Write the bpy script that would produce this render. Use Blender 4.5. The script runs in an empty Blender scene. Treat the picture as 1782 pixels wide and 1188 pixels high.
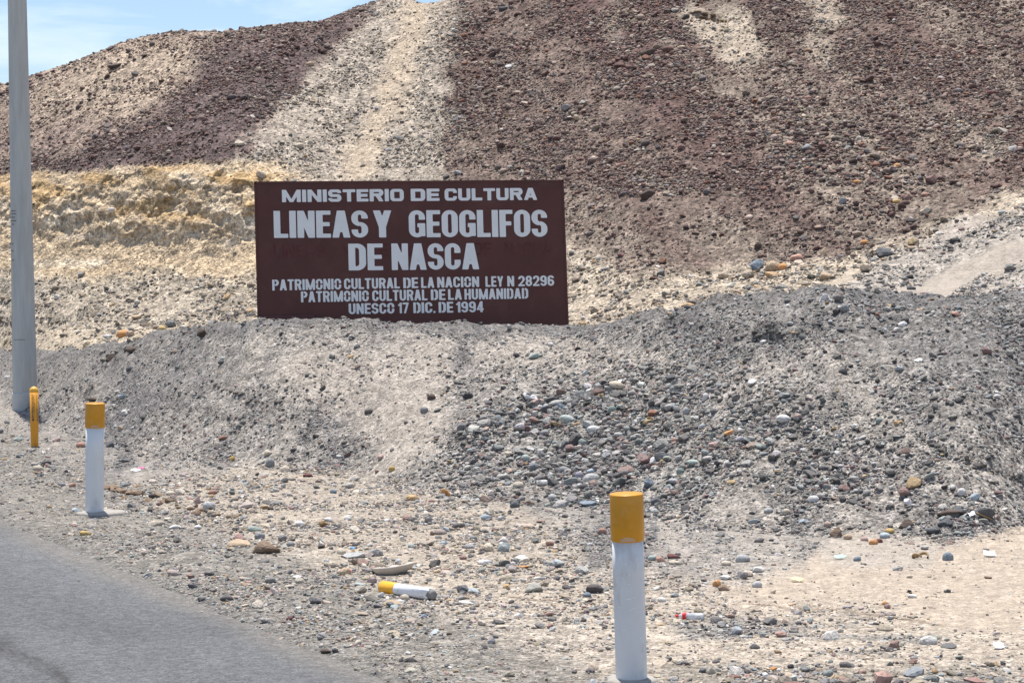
import bpy, bmesh, math, random
import numpy as np
from mathutils import Vector, Matrix, Euler

random.seed(7)
rng = np.random.default_rng(7)
SC = bpy.context.scene
COL = SC.collection

# ------------------------------------------------------------------ camera
F, CX, CY = 4000.0, 891.0, 594.0          # focal length and centre, in pixels of the 1782 px wide photograph
CAMZ = 2.05
PITCH, ROLL = math.atan(164 / F), math.radians(0.9)
fw = Vector((0, math.cos(PITCH), -math.sin(PITCH)))
rt0 = Vector((1, 0, 0)); up0 = rt0.cross(fw)
rt = (rt0 * math.cos(ROLL) - up0 * math.sin(ROLL)).normalized()
up = (up0 * math.cos(ROLL) + rt0 * math.sin(ROLL)).normalized()
cam_data = bpy.data.cameras.new('camera')
cam = bpy.data.objects.new('camera', cam_data); COL.objects.link(cam)
cam.matrix_world = Matrix(((rt.x, up.x, -fw.x, 0), (rt.y, up.y, -fw.y, 0), (rt.z, up.z, -fw.z, CAMZ), (0, 0, 0, 1)))
cam_data.sensor_width = 36.0
cam_data.lens = 36.0 * F / 1782.0
cam_data.clip_start = 0.1; cam_data.clip_end = 8000
SC.camera = cam

# ------------------------------------------------------------------ light
SUN_EL, SUN_AZ = math.radians(75), math.radians(-14)     # azimuth from +Y (away from the camera) towards +X
sun_dir = Vector((math.sin(SUN_AZ) * math.cos(SUN_EL), math.cos(SUN_AZ) * math.cos(SUN_EL), math.sin(SUN_EL)))
sd = bpy.data.lights.new('sun', 'SUN'); sd.energy = 5.0; sd.angle = math.radians(0.5); sd.color = (1.0, 0.95, 0.88)
sun = bpy.data.objects.new('sun', sd); COL.objects.link(sun)
sun.rotation_euler = sun_dir.to_track_quat('Z', 'Y').to_euler()

world = bpy.data.worlds.new('World'); SC.world = world; world.use_nodes = True
wt = world.node_tree; wt.nodes.clear()
def N(t, ty, **kw):
    n = t.nodes.new(ty)
    for k, v in kw.items():
        if k in n.inputs.keys(): n.inputs[k].default_value = v
        else: setattr(n, k, v)
    return n
sky = N(wt, 'ShaderNodeTexSky', sky_type='NISHITA', sun_disc=False, sun_elevation=SUN_EL, sun_rotation=SUN_AZ,
        altitude=500.0, air_density=1.1, dust_density=0.3, ozone_density=1.0)
tc = N(wt, 'ShaderNodeTexCoord')
mp = N(wt, 'ShaderNodeMapping'); mp.inputs['Scale'].default_value = (4.0, 4.0, 22.0); mp.inputs['Location'].default_value = (1.3, 0.4, 0.2)
nz = N(wt, 'ShaderNodeTexNoise', Scale=3.2, Detail=7.0, Roughness=0.55, Distortion=0.5)
cr = N(wt, 'ShaderNodeMapRange'); cr.inputs['From Min'].default_value = 0.42; cr.inputs['From Max'].default_value = 0.72
cr.inputs['To Min'].default_value = 0.0; cr.inputs['To Max'].default_value = 0.75
mx = N(wt, 'ShaderNodeMix', data_type='RGBA')
mx.inputs[7].default_value = (7.6, 8.6, 9.6, 1)
bg = N(wt, 'ShaderNodeBackground', Strength=0.092)
wo = N(wt, 'ShaderNodeOutputWorld')
wt.links.new(tc.outputs['Generated'], mp.inputs['Vector']); wt.links.new(mp.outputs[0], nz.inputs['Vector'])
wt.links.new(nz.outputs['Fac'], cr.inputs['Value']); wt.links.new(cr.outputs[0], mx.inputs[0])
tn = N(wt, 'ShaderNodeVectorMath', operation='MULTIPLY'); tn.inputs[1].default_value = (0.90, 0.97, 1.14)
wt.links.new(sky.outputs[0], tn.inputs[0]); wt.links.new(tn.outputs[0], mx.inputs[6]); wt.links.new(mx.outputs[2], bg.inputs['Color']); wt.links.new(bg.outputs[0], wo.inputs['Surface'])

SC.view_settings.view_transform = 'Standard'; SC.view_settings.look = 'None'
SC.view_settings.exposure = 0.44; SC.view_settings.gamma = 1.0; SC.view_settings.use_curve_mapping = False
SC.render.engine = 'CYCLES'
SC.cycles.max_bounces = 5; SC.cycles.diffuse_bounces = 3; SC.cycles.use_denoising = True
SC.cycles.filter_width = 1.5

# ------------------------------------------------------------------ helpers
Rm = np.array([[rt.x, rt.y, rt.z], [up.x, up.y, up.z], [fw.x, fw.y, fw.z]])   # world -> camera axes
def project(P):
    q = (np.asarray(P, float) - np.array([0, 0, CAMZ])) @ Rm.T
    return CX + F * q[..., 0] / q[..., 2], CY - F * q[..., 1] / q[..., 2]
def ray(u, v):
    return (rt * ((u - CX) / F) + up * (-(v - CY) / F) + fw)
def at_depth(u, v, d):
    r = ray(u, v); return Vector((0, 0, CAMZ)) + r * (d / r.y)
def on_plane(u, v, p0, n):
    r = ray(u, v); o = Vector((0, 0, CAMZ)); return o + r * ((p0 - o).dot(n) / r.dot(n))
def at_z(u, v, z=0.0):
    r = ray(u, v); return Vector((0, 0, CAMZ)) + r * ((z - CAMZ) / r.z)

_T = rng.random(4096).astype(np.float32)
_Pm = rng.permutation(4096)
def vnoise(x, y, z):
    xi, yi, zi = np.floor(x).astype(np.int64), np.floor(y).astype(np.int64), np.floor(z).astype(np.int64)
    fx, fy, fz = x - xi, y - yi, z - zi
    fx = fx * fx * (3 - 2 * fx); fy = fy * fy * (3 - 2 * fy); fz = fz * fz * (3 - 2 * fz)
    def h(a, b, c): return _T[_Pm[(_Pm[(_Pm[a & 4095] + b) & 4095] + c) & 4095]]
    r = 0
    for i in (0, 1):
        for j in (0, 1):
            for k in (0, 1):
                r = r + h(xi + i, yi + j, zi + k) * (fx if i else 1 - fx) * (fy if j else 1 - fy) * (fz if k else 1 - fz)
    return r * 2 - 1
def fbm(x, y, z, o=4, g=0.5, l=2.03):
    s = 0; a = 1.0; t = 0
    for i in range(o):
        s = s + a * vnoise(x + i * 17.3, y + i * 5.1, z + i * 9.7); t += a; a *= g; x = x * l; y = y * l; z = z * l
    return s / t
def sstep(a, b, x):
    t = np.clip((x - a) / (b - a), 0, 1); return t * t * (3 - 2 * t)

def tag(o, label=None, cat=None, group=None, kind=None):
    if label: o['label'] = label
    if cat: o['category'] = cat
    if group: o['group'] = group
    if kind: o['kind'] = kind
    return o
def empty(name, loc):
    o = bpy.data.objects.new(name, None); COL.objects.link(o); o.location = loc
    bpy.context.view_layer.update(); return o
def link(name, me, mat=None, parent=None, smooth=True):
    if mat is not None: me.materials.clear(); me.materials.append(mat)
    if smooth:
        me.polygons.foreach_set('use_smooth', np.ones(len(me.polygons), dtype=bool))
    o = bpy.data.objects.new(name, me); COL.objects.link(o)
    if parent is not None:
        o.parent = parent
        if parent.type == 'EMPTY': o.matrix_parent_inverse = Matrix.Translation(parent.location).inverted()
    return o
def mesh_from(name, verts, faces):
    me = bpy.data.meshes.new(name); me.from_pydata([tuple(v) for v in verts], [], faces); me.update(); return me
def lathe(profile, p0, p1, seg=32, cap0=True, cap1=True, wob=0.0, seed=1):
    """surface of revolution: profile = [(t along the axis 0..1, radius)]"""
    rr = random.Random(seed)
    p0 = Vector(p0); p1 = Vector(p1); ax = (p1 - p0)
    n = ax.normalized(); a = n.orthogonal().normalized(); b = n.cross(a)
    V, Fc = [], []
    for (t, r) in profile:
        for k in range(seg):
            th = 2 * math.pi * k / seg
            q = r * (1 + wob * rr.uniform(-1, 1))
            V.append(p0 + ax * t + (a * math.cos(th) + b * math.sin(th)) * q)
    m = len(profile)
    for i in range(m - 1):
        for k in range(seg):
            k2 = (k + 1) % seg
            Fc.append((i * seg + k, i * seg + k2, (i + 1) * seg + k2, (i + 1) * seg + k))
    if cap0: Fc.append(tuple(reversed(range(seg))))
    if cap1: Fc.append(tuple(range((m - 1) * seg, m * seg)))
    me = mesh_from('m', V, Fc)
    bm = bmesh.new(); bm.from_mesh(me); bmesh.ops.recalc_face_normals(bm, faces=bm.faces); bm.to_mesh(me); bm.free()
    return me

# ------------------------------------------------------------------ materials
def mat_new(name):
    m = bpy.data.materials.new(name); m.use_nodes = True
    t = m.node_tree; b = t.nodes['Principled BSDF']; return m, t, b
def add_bump(t, b, height, strength, dist, chain=None):
    bp = N(t, 'ShaderNodeBump', Strength=strength, Distance=dist)
    t.links.new(height, bp.inputs['Height'])
    if chain: t.links.new(chain.outputs[0], bp.inputs['Normal'])
    t.links.new(bp.outputs[0], b.inputs['Normal']); return bp
def scaled(t, col, fac):
    v = N(t, 'ShaderNodeVectorMath', operation='SCALE'); t.links.new(col, v.inputs[0]); t.links.new(fac, v.inputs['Scale']); return v.outputs[0]
def maprange(t, val, a, b, c, d):
    m = N(t, 'ShaderNodeMapRange'); m.clamp = True
    for i, x in zip(('From Min', 'From Max', 'To Min', 'To Max'), (a, b, c, d)): m.inputs[i].default_value = x
    t.links.new(val, m.inputs['Value']); return m.outputs[0]

def terrain_mat(name, s_small, s_big, bump=0.012):
    m, t, b = mat_new(name)
    at = N(t, 'ShaderNodeAttribute', attribute_name='albedo'); gr = N(t, 'ShaderNodeAttribute', attribute_name='grit')
    tc = N(t, 'ShaderNodeTexCoord')
    ns = N(t, 'ShaderNodeTexNoise', Scale=s_small * 0.6, Detail=2.0)
    t.links.new(tc.outputs['Object'], ns.inputs['Vector'])
    wv = N(t, 'ShaderNodeMix', data_type='VECTOR'); wv.inputs[0].default_value = 0.03
    t.links.new(tc.outputs['Object'], wv.inputs[4]); t.links.new(ns.outputs['Color'], wv.inputs[5])
    out = None; hs = []
    for sc, lo, hi in ((s_small, 0.45, 1.5), (s_big, 0.7, 1.3), (s_small * 2.6, 0.6, 1.4)):
        v = N(t, 'ShaderNodeTexVoronoi', Scale=sc); t.links.new(wv.outputs[1], v.inputs['Vector'])
        sp = N(t, 'ShaderNodeSeparateColor'); t.links.new(v.outputs['Color'], sp.inputs[0])
        f = maprange(t, sp.outputs[0], 0, 1, lo, hi)
        # blend towards 1 by grit
        mxf = N(t, 'ShaderNodeMix', data_type='FLOAT'); mxf.inputs[2].default_value = 1.0
        t.links.new(gr.outputs['Fac'], mxf.inputs[0]); t.links.new(f, mxf.inputs[3])
        if out is None: out = mxf.outputs[0]
        else:
            mu = N(t, 'ShaderNodeMath', operation='MULTIPLY'); t.links.new(out, mu.inputs[0]); t.links.new(mxf.outputs[0], mu.inputs[1]); out = mu.outputs[0]
        hs.append(v.outputs['Distance'])
    t.links.new(scaled(t, at.outputs['Color'], out), b.inputs['Base Color'])
    b.inputs['Roughness'].default_value = 0.95; b.inputs['Specular IOR Level'].default_value = 0.15
    inv = maprange(t, hs[0], 0, 0.8, 1, 0)
    b1 = add_bump(t, b, inv, 0.7, bump)
    n2 = N(t, 'ShaderNodeTexNoise', Scale=s_small * 1.7, Detail=4.0, Roughness=0.65); t.links.new(tc.outputs['Object'], n2.inputs['Vector'])
    add_bump(t, b, n2.outputs['Fac'], 0.6, bump * 0.8, b1)
    return m

def stone_mat(name, use_instancer):
    m, t, b = mat_new(name)
    if use_instancer:
        at = N(t, 'ShaderNodeAttribute', attribute_name='tint'); at.attribute_type = 'INSTANCER'; c = at.outputs['Color']; rnd = None
    else:
        oi = N(t, 'ShaderNodeObjectInfo'); c = oi.outputs['Color']
    tc = N(t, 'ShaderNodeTexCoord')
    n = N(t, 'ShaderNodeTexNoise', Scale=2.3, Detail=5.0, Roughness=0.65); t.links.new(tc.outputs['Object'], n.inputs['Vector'])
    f = maprange(t, n.outputs['Fac'], 0.28, 0.72, 0.72, 1.25)
    t.links.new(scaled(t, c, f), b.inputs['Base Color'])
    b.inputs['Roughness'].default_value = 0.82; b.inputs['Specular IOR Level'].default_value = 0.3
    add_bump(t, b, n.outputs['Fac'], 0.35, 0.3)
    return m

def paint_mat(name, col, rough=0.6, var=0.12, scale=8.0, spec=0.4, dirt=None, dirt_amt=0.0, dscale=14.0, stretch=(1, 1, 1)):
    m, t, b = mat_new(name)
    tc = N(t, 'ShaderNodeTexCoord'); mp = N(t, 'ShaderNodeMapping'); mp.inputs['Scale'].default_value = stretch
    t.links.new(tc.outputs['Object'], mp.inputs[0])
    n = N(t, 'ShaderNodeTexNoise', Scale=scale, Detail=6.0, Roughness=0.6); t.links.new(mp.outputs[0], n.inputs['Vector'])
    rgb = N(t, 'ShaderNodeRGB'); rgb.outputs[0].default_value = (*col, 1)
    f = maprange(t, n.outputs['Fac'], 0.25, 0.75, 1 - var, 1 + var)
    c = scaled(t, rgb.outputs[0], f)
    if dirt:
        n2 = N(t, 'ShaderNodeTexNoise', Scale=dscale, Detail=8.0, Roughness=0.7); t.links.new(mp.outputs[0], n2.inputs['Vector'])
        k = maprange(t, n2.outputs['Fac'], 0.52, 0.68, 0, dirt_amt)
        mxn = N(t, 'ShaderNodeMix', data_type='RGBA'); t.links.new(k, mxn.inputs[0]); t.links.new(c, mxn.inputs[6]); mxn.inputs[7].default_value = (*dirt, 1)
        c = mxn.outputs[2]
    t.links.new(c, b.inputs['Base Color'])
    b.inputs['Roughness'].default_value = rough; b.inputs['Specular IOR Level'].default_value = spec
    add_bump(t, b, n.outputs['Fac'], 0.15, 0.01)
    return m

# ================================================================== TERRAIN
# Profiles of the land, one row per direction: foot of the spoil bank, its crest, the ground behind,
# the toe and brow of the cut bank and hill. y values are heights seen from the road, d are metres.
PU = np.array([-9000, -900, 0, 150, 300, 440, 600, 800, 990, 1130, 1250, 1400, 1550, 1700, 1782, 2300, 9000], float)
foot_y = [640, 650, 705, 765, 802, 815, 832, 868, 888, 905, 925, 935, 945, 950, 930, 900, 900]
cr_d = [45, 40, 36, 30.5, 27, 25, 24.4, 24.2, 23.8, 22.6, 21.6, 20.6, 20.2, 20.0, 20.0, 20, 20]
cr_y = [640, 625, 612, 603, 578, 558, 559, 563, 568, 546, 518, 511, 512, 517, 505, 500, 500]
b5_d = [50, 44, 38, 34, 32.5, 31.5, 31, 30.5, 29.5, 28.5, 27.6, 27, 26.5, 26.5, 26.3, 26, 26]
t6_d = [52, 46, 40, 38.6, 37.4, 36.4, 35.5, 34.6, 33, 31.6, 31, 30.4, 30, 29.5, 29, 29, 29]
t6_y = [480, 480, 480, 490, 498, 495, 450, 445, 455, 470, 475, 462, 440, 430, 410, 400, 400]
b7_d = [54, 47.6, 41.7, 40.3, 39.2, 38.4, 38.6, 37.6, 35.2, 33.7, 33.2, 32.6, 32.2, 31.9, 31.6, 31, 31]
b7_y = [320, 320, 312, 300, 290, 284, 290, 290, 330, 345, 345, 330, 320, 310, 300, 300, 300]
SKY_U = [-9000, -900, -200, 0, 60, 120, 160, 200, 250, 290, 340, 380, 440, 500, 560, 600, 640, 665, 690, 712, 735, 765, 800, 830, 900, 1000, 1400, 1782, 2600, 9000]
SKY_Y = [250, 230, 190, 151, 131, 111, 96, 79, 65, 57, 55, 57, 50, 43, 37, 22, 7, -2, -5, -1, 6, 3, -2, -14, -60, -110, -150, -130, -100, -50]

fine = np.arange(-130, 1915, 2.0)
left = -130 - 3 * (1.13 ** np.arange(1, 52) - 1) * 4.2; left = left[left > -8000][::-1]
right = 1914 + 3 * (1.13 ** np.arange(1, 52) - 1) * 4.2; right = right[right < 9500]
U = np.concatenate([left, fine, right]); NU = len(U)

def sm(vals):
    """smooth interpolation across the directions"""
    vals = np.array(vals, float)
    m = np.gradient(vals, PU)
    i = np.clip(np.searchsorted(PU, U) - 1, 0, len(PU) - 2)
    h = PU[i + 1] - PU[i]; t = (U - PU[i]) / h
    dl = (vals[i + 1] - vals[i]) / h
    # limited tangents
    def lim(mm, d): return np.clip(mm, -2.5 * np.abs(d), 2.5 * np.abs(d))
    m0 = lim(m[i], dl); m1 = lim(m[i + 1], dl)
    return (2*t**3 - 3*t**2 + 1) * vals[i] + (t**3 - 2*t**2 + t) * h * m0 + (-2*t**3 + 3*t**2) * vals[i + 1] + (t**3 - t**2) * h * m1

def z_from(u, y, d):
    rx = (u - CX) / F; ry = -(y - CY) / F
    ryw = rt.y * rx + up.y * ry + fw.y; rzw = rt.z * rx + up.z * ry + fw.z
    return CAMZ + d * rzw / ryw
def d_from_z0(u, y):
    rx = (u - CX) / F; ry = -(y - CY) / F
    ryw = rt.y * rx + up.y * ry + fw.y; rzw = rt.z * rx + up.z * ry + fw.z
    return -CAMZ * ryw / rzw
Ucl = np.clip(U, -900, 2600)         # keeps the outer land at sane heights
d1 = d_from_z0(Ucl, sm(foot_y)); d3 = sm(cr_d); d1 = np.minimum(d1, d3 - 2.5); z3 = z_from(Ucl, sm(cr_y), d3)
d2 = d1 + 0.55 * (d3 - d1); z2 = 0.60 * z3
d4 = d3 + 1.3; z4 = z3 - 0.22
d5 = sm(b5_d); z5 = z_from(Ucl, sm(cr_y) + 8, d5)
d6 = sm(t6_d); z6 = z_from(Ucl, sm(t6_y), d6)
d7 = sm(b7_d); z7 = z_from(Ucl, sm(b7_y), d7)
sy = np.interp(U, SKY_U, SKY_Y)
ksm = np.ones(9) / 9; sy = np.convolve(np.pad(sy, 4, mode='edge'), ksm, 'valid')
k9 = (z_from(Ucl, sy, np.ones(NU)) - CAMZ)
slope = 0.46
dd = (CAMZ + k9 * d7 - z7) / (slope - k9)
dd = np.clip(dd, 1.5, 14); d9 = d7 + dd; z9 = CAMZ + k9 * d9
d8 = d7 + 0.5 * dd; z8 = z7 + 0.53 * (z9 - z7)
d10 = d9 + 2.5; z10 = z9 + 0.05
d11 = d9 + 14; z11 = z9 * 0.8
d12 = d9 + 60; z12 = z9 * 0 - 0.5
ND = np.stack([d1, d2, d3, d4, d5, d6, d7, d8, d9, d10, d11, d12]); NZ = np.stack([0 * d1, z2, z3, z4, z5, z6, z7, z8, z9, z10, z11, z12])
rows_per = [75, 90, 14, 20, 40, 95, 90, 100, 14, 8, 6]
# rows: near flat ground spaced like 1/d, then the hermite profile
nr0 = 200
D, Z, SEG = [], [], []
t0 = np.linspace(0, 1, nr0, endpoint=False)
for t in t0:
    D.append(1 / ((1 - t) / 6.0 + t / d1)); Z.append(0 * d1); SEG.append(t)
def tang(A):
    s = np.diff(A, axis=0); m = np.zeros_like(A); m[1:-1] = 0.5 * (s[1:] + s[:-1]); m[0] = s[0]; m[-1] = s[-1]; 
    same = (s[1:] * s[:-1]) > 0
    m[1:-1] = np.where(same, np.sign(m[1:-1]) * np.minimum(np.abs(m[1:-1]), 2.5 * np.minimum(np.abs(s[1:]), np.abs(s[:-1]))), 0)
    return m
MD, MZ = tang(ND), tang(NZ)
MZ[0] = 0.3 * (NZ[1] - NZ[0])
for k, nr in enumerate(rows_per):
    last = k == len(rows_per) - 1
    for t in np.linspace(0, 1, nr + (1 if last else 0), endpoint=last):
        h0, h1, h2, h3 = 2*t**3 - 3*t**2 + 1, t**3 - 2*t**2 + t, -2*t**3 + 3*t**2, t**3 - t**2
        D.append(h0 * ND[k] + h1 * MD[k] + h2 * ND[k + 1] + h3 * MD[k + 1])
        Z.append(h0 * NZ[k] + h1 * MZ[k] + h2 * NZ[k + 1] + h3 * MZ[k + 1]); SEG.append(1 + k + t)
D = np.array(D); Z = np.array(Z); SEG = np.repeat(np.array(SEG)[:, None], NU, 1); NR = D.shape[0]
UU = np.repeat(U[None, :], NR, 0)
# x that puts the point in its direction
kk = (UU - CX) / F
X = (kk * (fw.y * D + fw.z * (Z - CAMZ)) - rt.y * D - rt.z * (Z - CAMZ)) / (rt.x - kk * fw.x)
VV = project(np.stack([X, D, Z], -1))[1]      # height in the view of the smooth land, used to lay out soils

# ---- road edge line in the world
ea, eb = at_z(0, 917), at_z(642, 1190)
rdir = Vector((ea.x - eb.x, ea.y - eb.y, 0)).normalized()          # along the road, away from the camera
rnor = Vector((rdir.y, -rdir.x, 0))                                  # to the right, off the road
if rnor.x < 0: rnor = -rnor
def road_off(x, y): return (x - eb.x) * rnor.x + (y - eb.y) * rnor.y

# ---- soils, laid as soft-edged patches
w1 = fbm(UU / 34, VV / 26, 0 * UU, 4) ; w2 = fbm(UU / 34 + 50, VV / 26, 0 * UU, 4)
WU, WV = UU + 26 * w1, VV + 18 * w2
def pdist(px, py, pts, closed=True):
    best = np.full(px.shape, 1e9); inside = np.zeros(px.shape, bool)
    n = len(pts)
    for i in range(n if closed else n - 1):
        x0, y0 = pts[i]; x1, y1 = pts[(i + 1) % n]
        dx, dy = x1 - x0, y1 - y0; t = np.clip(((px - x0) * dx + (py - y0) * dy) / (dx * dx + dy * dy + 1e-9), 0, 1)
        best = np.minimum(best, np.hypot(px - x0 - t * dx, py - y0 - t * dy))
        if closed and y0 != y1:
            c = ((y0 > py) != (y1 > py)) & (px < (x1 - x0) * (py - y0) / (y1 - y0) + x0); inside ^= c
    return np.where(inside, -best, best) if closed else best
ALB = np.zeros((NR, NU, 3)); GRT = np.ones((NR, NU)); DEN = np.ones((NR, NU)); SIZ = np.ones((NR, NU)); PAL = np.zeros((NR, NU), int)
PALR = rng.random((NR, NU))
def lay(mask, col=None, grit=None, den=None, siz=None, pal=None):
    m = np.clip(mask, 0, 1)
    if col is not None: ALB[:] = ALB * (1 - m[..., None]) + np.array(col) * m[..., None]
    if grit is not None: GRT[:] = GRT * (1 - m) + grit * m
    if den is not None: DEN[:] = DEN * (1 - m) + den * m
    if siz is not None: SIZ[:] = SIZ * (1 - m) + siz * m
    if pal is not None: PAL[:] = np.where(m > PALR, pal, PAL)
def area(pts, feather=14, amt=1.0): return amt * (1 - sstep(-feather, feather, pdist(WU, WV, pts)))
SAND = (0.50, 0.40, 0.29); BEIGE = (0.42, 0.355, 0.28); GREY = (0.285, 0.255, 0.222); DGREY = (0.185, 0.17, 0.16)
REDB = (0.135, 0.082, 0.070); BROWN = (0.19, 0.146, 0.115); OCHRE = (0.46, 0.33, 0.19); TAN = (0.57, 0.425, 0.265)
is_hill = SEG >= 7; is_cut = (SEG >= 5) & (SEG < 7); is_bank = (SEG >= 1) & (SEG < 4)
# 0 grey river stone  1 red volcanic  2 tan mix  3 pale mix on sand
lay(np.ones_like(UU), BEIGE, 0.8, 0.9, 1.0, 2)
# hill
R = 1.0 * (SEG >= 5.6)
th = math.radians(40)
sa, sb = UU * math.cos(th) + VV * math.sin(th), -UU * math.sin(th) + VV * math.cos(th)
st = fbm(sa / 420, sb / 34 + 0.2 * w1, 0 * UU, 5); st2 = fbm(UU / 60 + 9, VV / 36, 0 * UU + 3, 4)
lay(R, BROWN, 0.9, 1.25, 1.0, 1)
lay(R * sstep(-0.05, 0.28, st + 0.3 * st2), REDB, den=1.7)
lay(R * sstep(0.0, 0.30, -st + 0.3 * st2), (0.235, 0.18, 0.14), den=1.2)
lay(R * sstep(0.2, 0.6, -st + 0.3 * st2) * 0.45, (0.30, 0.24, 0.185), den=1.1, pal=2)
tl = math.radians(-35); sc_, sd_ = UU * math.cos(tl) + VV * math.sin(tl), -UU * math.sin(tl) + VV * math.cos(tl)
stl = fbm(sc_ / 260, sd_ / 40, 0 * UU + 7, 4)
Lh = (1 - sstep(560, 720, WU)) * R
lay(R * sstep(1150, 1700, WU + 1.2 * WV) * 0.4, (0.25, 0.195, 0.15), den=1.3)
lay(Lh, (0.30, 0.225, 0.17), den=0.9)
lay(Lh * sstep(-0.1, 0.4, stl), (0.22, 0.16, 0.13))
lay(R * area([(130, 110), (230, 70), (330, 75), (350, 130), (300, 190), (160, 215), (40, 190)], 30, 0.85), (0.40, 0.31, 0.225), den=0.55)
lay(R * area([(345, 95), (420, 55), (540, 32), (655, 0), (600, 70), (520, 150), (425, 245), (415, 300), (0, 330), (0, 285), (130, 265), (260, 195), (340, 140)], 22), (0.135, 0.095, 0.088), 0.9, 1.7, 1.0, 1)
lay(R * area([(380, 62), (500, 45), (600, 28), (560, 60), (430, 90)], 14, 0.5), (0.22, 0.15, 0.12))
lay(R * area([(700, -30), (812, -30), (796, 60), (782, 160), (772, 330), (400, 330), (425, 255), (500, 165), (600, 70), (655, 0)], 16), (0.37, 0.31, 0.245), 0.8, 0.9, 0.85, 2)
lay(R * area([(722, -30), (775, -20), (752, 40), (722, 120), (690, 210), (640, 300), (590, 330), (600, 270), (650, 190), (672, 100), (690, 30)], 24, 0.85), (0.47, 0.37, 0.26), 0.5, 0.35, 0.7, 2)
for pg, c in (([(1190, -10), (1230, 20), (1300, 20), (1330, 90), (1290, 130), (1240, 90), (1190, 50)], 0.9), ([(1380, -10), (1450, 0), (1480, 45), (1420, 50)], 0.75),
              ([(1400, 60), (1450, 60), (1430, 110), (1400, 100)], 0.5), ([(1670, 215), (1730, 215), (1760, 265), (1700, 275)], 0.85), ([(1040, 20), (1075, 30), (1085, 75), (1060, 60)], 0.7),
              ([(1600, 205), (1660, 200), (1700, 260), (1640, 260)], 0.3)):
    lay(R * area(pg, 16, c), (0.44, 0.36, 0.27), 0.5, 0.4, 0.9, 2)
lay(R * area([(1300, 190), (1380, 200), (1560, 250), (1660, 330), (1640, 380), (1500, 370), (1380, 310)], 40, 0.6), siz=1.6, den=1.5)
lay(R * area([(870, 40), (960, 60), (1020, 200), (1090, 330), (1100, 430), (1040, 400), (960, 260), (900, 150)], 30, 0.4), (0.27, 0.21, 0.165), den=1.1)
lay(R * area([(1050, 90), (1180, 150), (1330, 270), (1400, 370), (1300, 350), (1150, 240)], 30, 0.7), REDB, den=1.7)
lay(R * area([(790, -20), (1000, -20), (1180, 120), (1330, 300), (1200, 400), (1000, 330), (800, 330)], 50, 0.45), REDB, den=1.6)
lay(R * area([(1480, 0), (1560, 20), (1782, 230), (1790, 330), (1650, 190), (1520, 80)], 26, 0.6), REDB, den=1.7)
lay(R * area([(800, 10), (860, 30), (870, 110), (800, 150), (775, 130)], 20, 0.8), REDB, siz=1.3, den=1.6)
lay(R * area([(1060, 60), (1180, 70), (1200, 130), (1060, 130)], 25, 0.7), siz=1.5)
# ground behind the bank
B = 1.0 * ((SEG >= 4) & (SEG < 8))
lay(B * area([(985, 425), (1060, 455), (1110, 480), (1250, 470), (1400, 455), (1520, 430), (1620, 390), (1790, 330), (2200, 300), (2200, 640), (985, 640)], 16), (0.42, 0.345, 0.255), 0.8, 1.15, 1.1, 2)
lay(B * area([(1450, 500), (1560, 440), (1640, 400), (1790, 365), (2200, 360), (2200, 640), (1450, 640)], 16), (0.36, 0.315, 0.265), 0.7, 1.2, 1.0, 0)
lay(B * area([(1560, 508), (1610, 485), (1700, 450), (1790, 412), (2100, 380), (2100, 440), (1790, 458), (1700, 488), (1640, 520)], 5), (0.41, 0.35, 0.285), 0.15, 0.03, 0.6, 0)
lay(B * area([(1420, 510), (1440, 485), (1490, 455), (1510, 450), (1480, 480), (1450, 515)], 6, 0.8), (0.46, 0.38, 0.29), 0.1, 0.1, 0.6, 2)
lay(B * area([(1620, 400), (1700, 370), (1720, 385), (1640, 420)], 8, 0.7), (0.47, 0.40, 0.33), 0.2, 0.3)
# cut bank, left
C = 1.0 * ((SEG >= 4) & (SEG < 7.25)) * (1 - sstep(440, 560, WU))
top_cut = np.interp(UU, [-900, 0, 200, 440, 560], [315, 305, 292, 280, 282])
Cc = C * sstep(-9, 9, VV - top_cut + 12 * w2)
lay(Cc, TAN, 0.75, 0.22, 0.8, 2)
oc = fbm(UU / 55, VV / 24 + 5, 0 * UU, 4)
lay(Cc * (1 - sstep(360, 430, WV)) * sstep(0.0, 0.4, oc), (0.50, 0.33, 0.155))
lay(Cc * sstep(0.1, 0.5, -oc), (0.62, 0.50, 0.35))
lay(C * sstep(468, 500, WV + 14 * w1), (0.37, 0.31, 0.235), 0.9, 0.95, 1.2, 2)
lay(C * sstep(565, 590, WV), (0.42, 0.345, 0.25), 0.7, 0.7)
# spoil bank
K = 1.0 * ((SEG >= 0.93) & (SEG < 4.3))
K = np.clip(K + sstep(0.80, 0.93, SEG + 0.05 * w1) * (SEG < 1), 0, 1)
lay(K, GREY, 0.9, 1.0, 0.8, 0)
tk = math.radians(-62); ka, kb = UU * math.cos(tk) + VV * math.sin(tk), -UU * math.sin(tk) + VV * math.cos(tk)
kst = fbm(ka / 170, kb / 40, 0 * UU + 11, 4) + 0.35 * fbm(UU / 22, VV / 15, 0 * UU + 4, 3)
tk2 = math.radians(48); kc, kd = UU * math.cos(tk2) + VV * math.sin(tk2), -UU * math.sin(tk2) + VV * math.cos(tk2)
kst2 = fbm(kc / 200, kd / 38, 0 * UU + 15, 4) + 0.35 * fbm(UU / 22, VV / 15, 0 * UU + 4, 3)
kk_ = np.where(WU < 1150, kst, kst2)
lay(K * sstep(0.0, 0.5, kk_), (0.34, 0.30, 0.255), 0.75, 0.6)
lay(K * sstep(0.1, 0.55, -kk_), DGREY, 1.0, 1.5)
lay(K * area([(610, 600), (760, 590), (800, 680), (760, 790), (690, 830), (640, 760), (560, 700), (470, 680), (520, 610)], 30, 0.8), (0.40, 0.345, 0.285), 0.6, 0.4, 0.8, 0)
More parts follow.
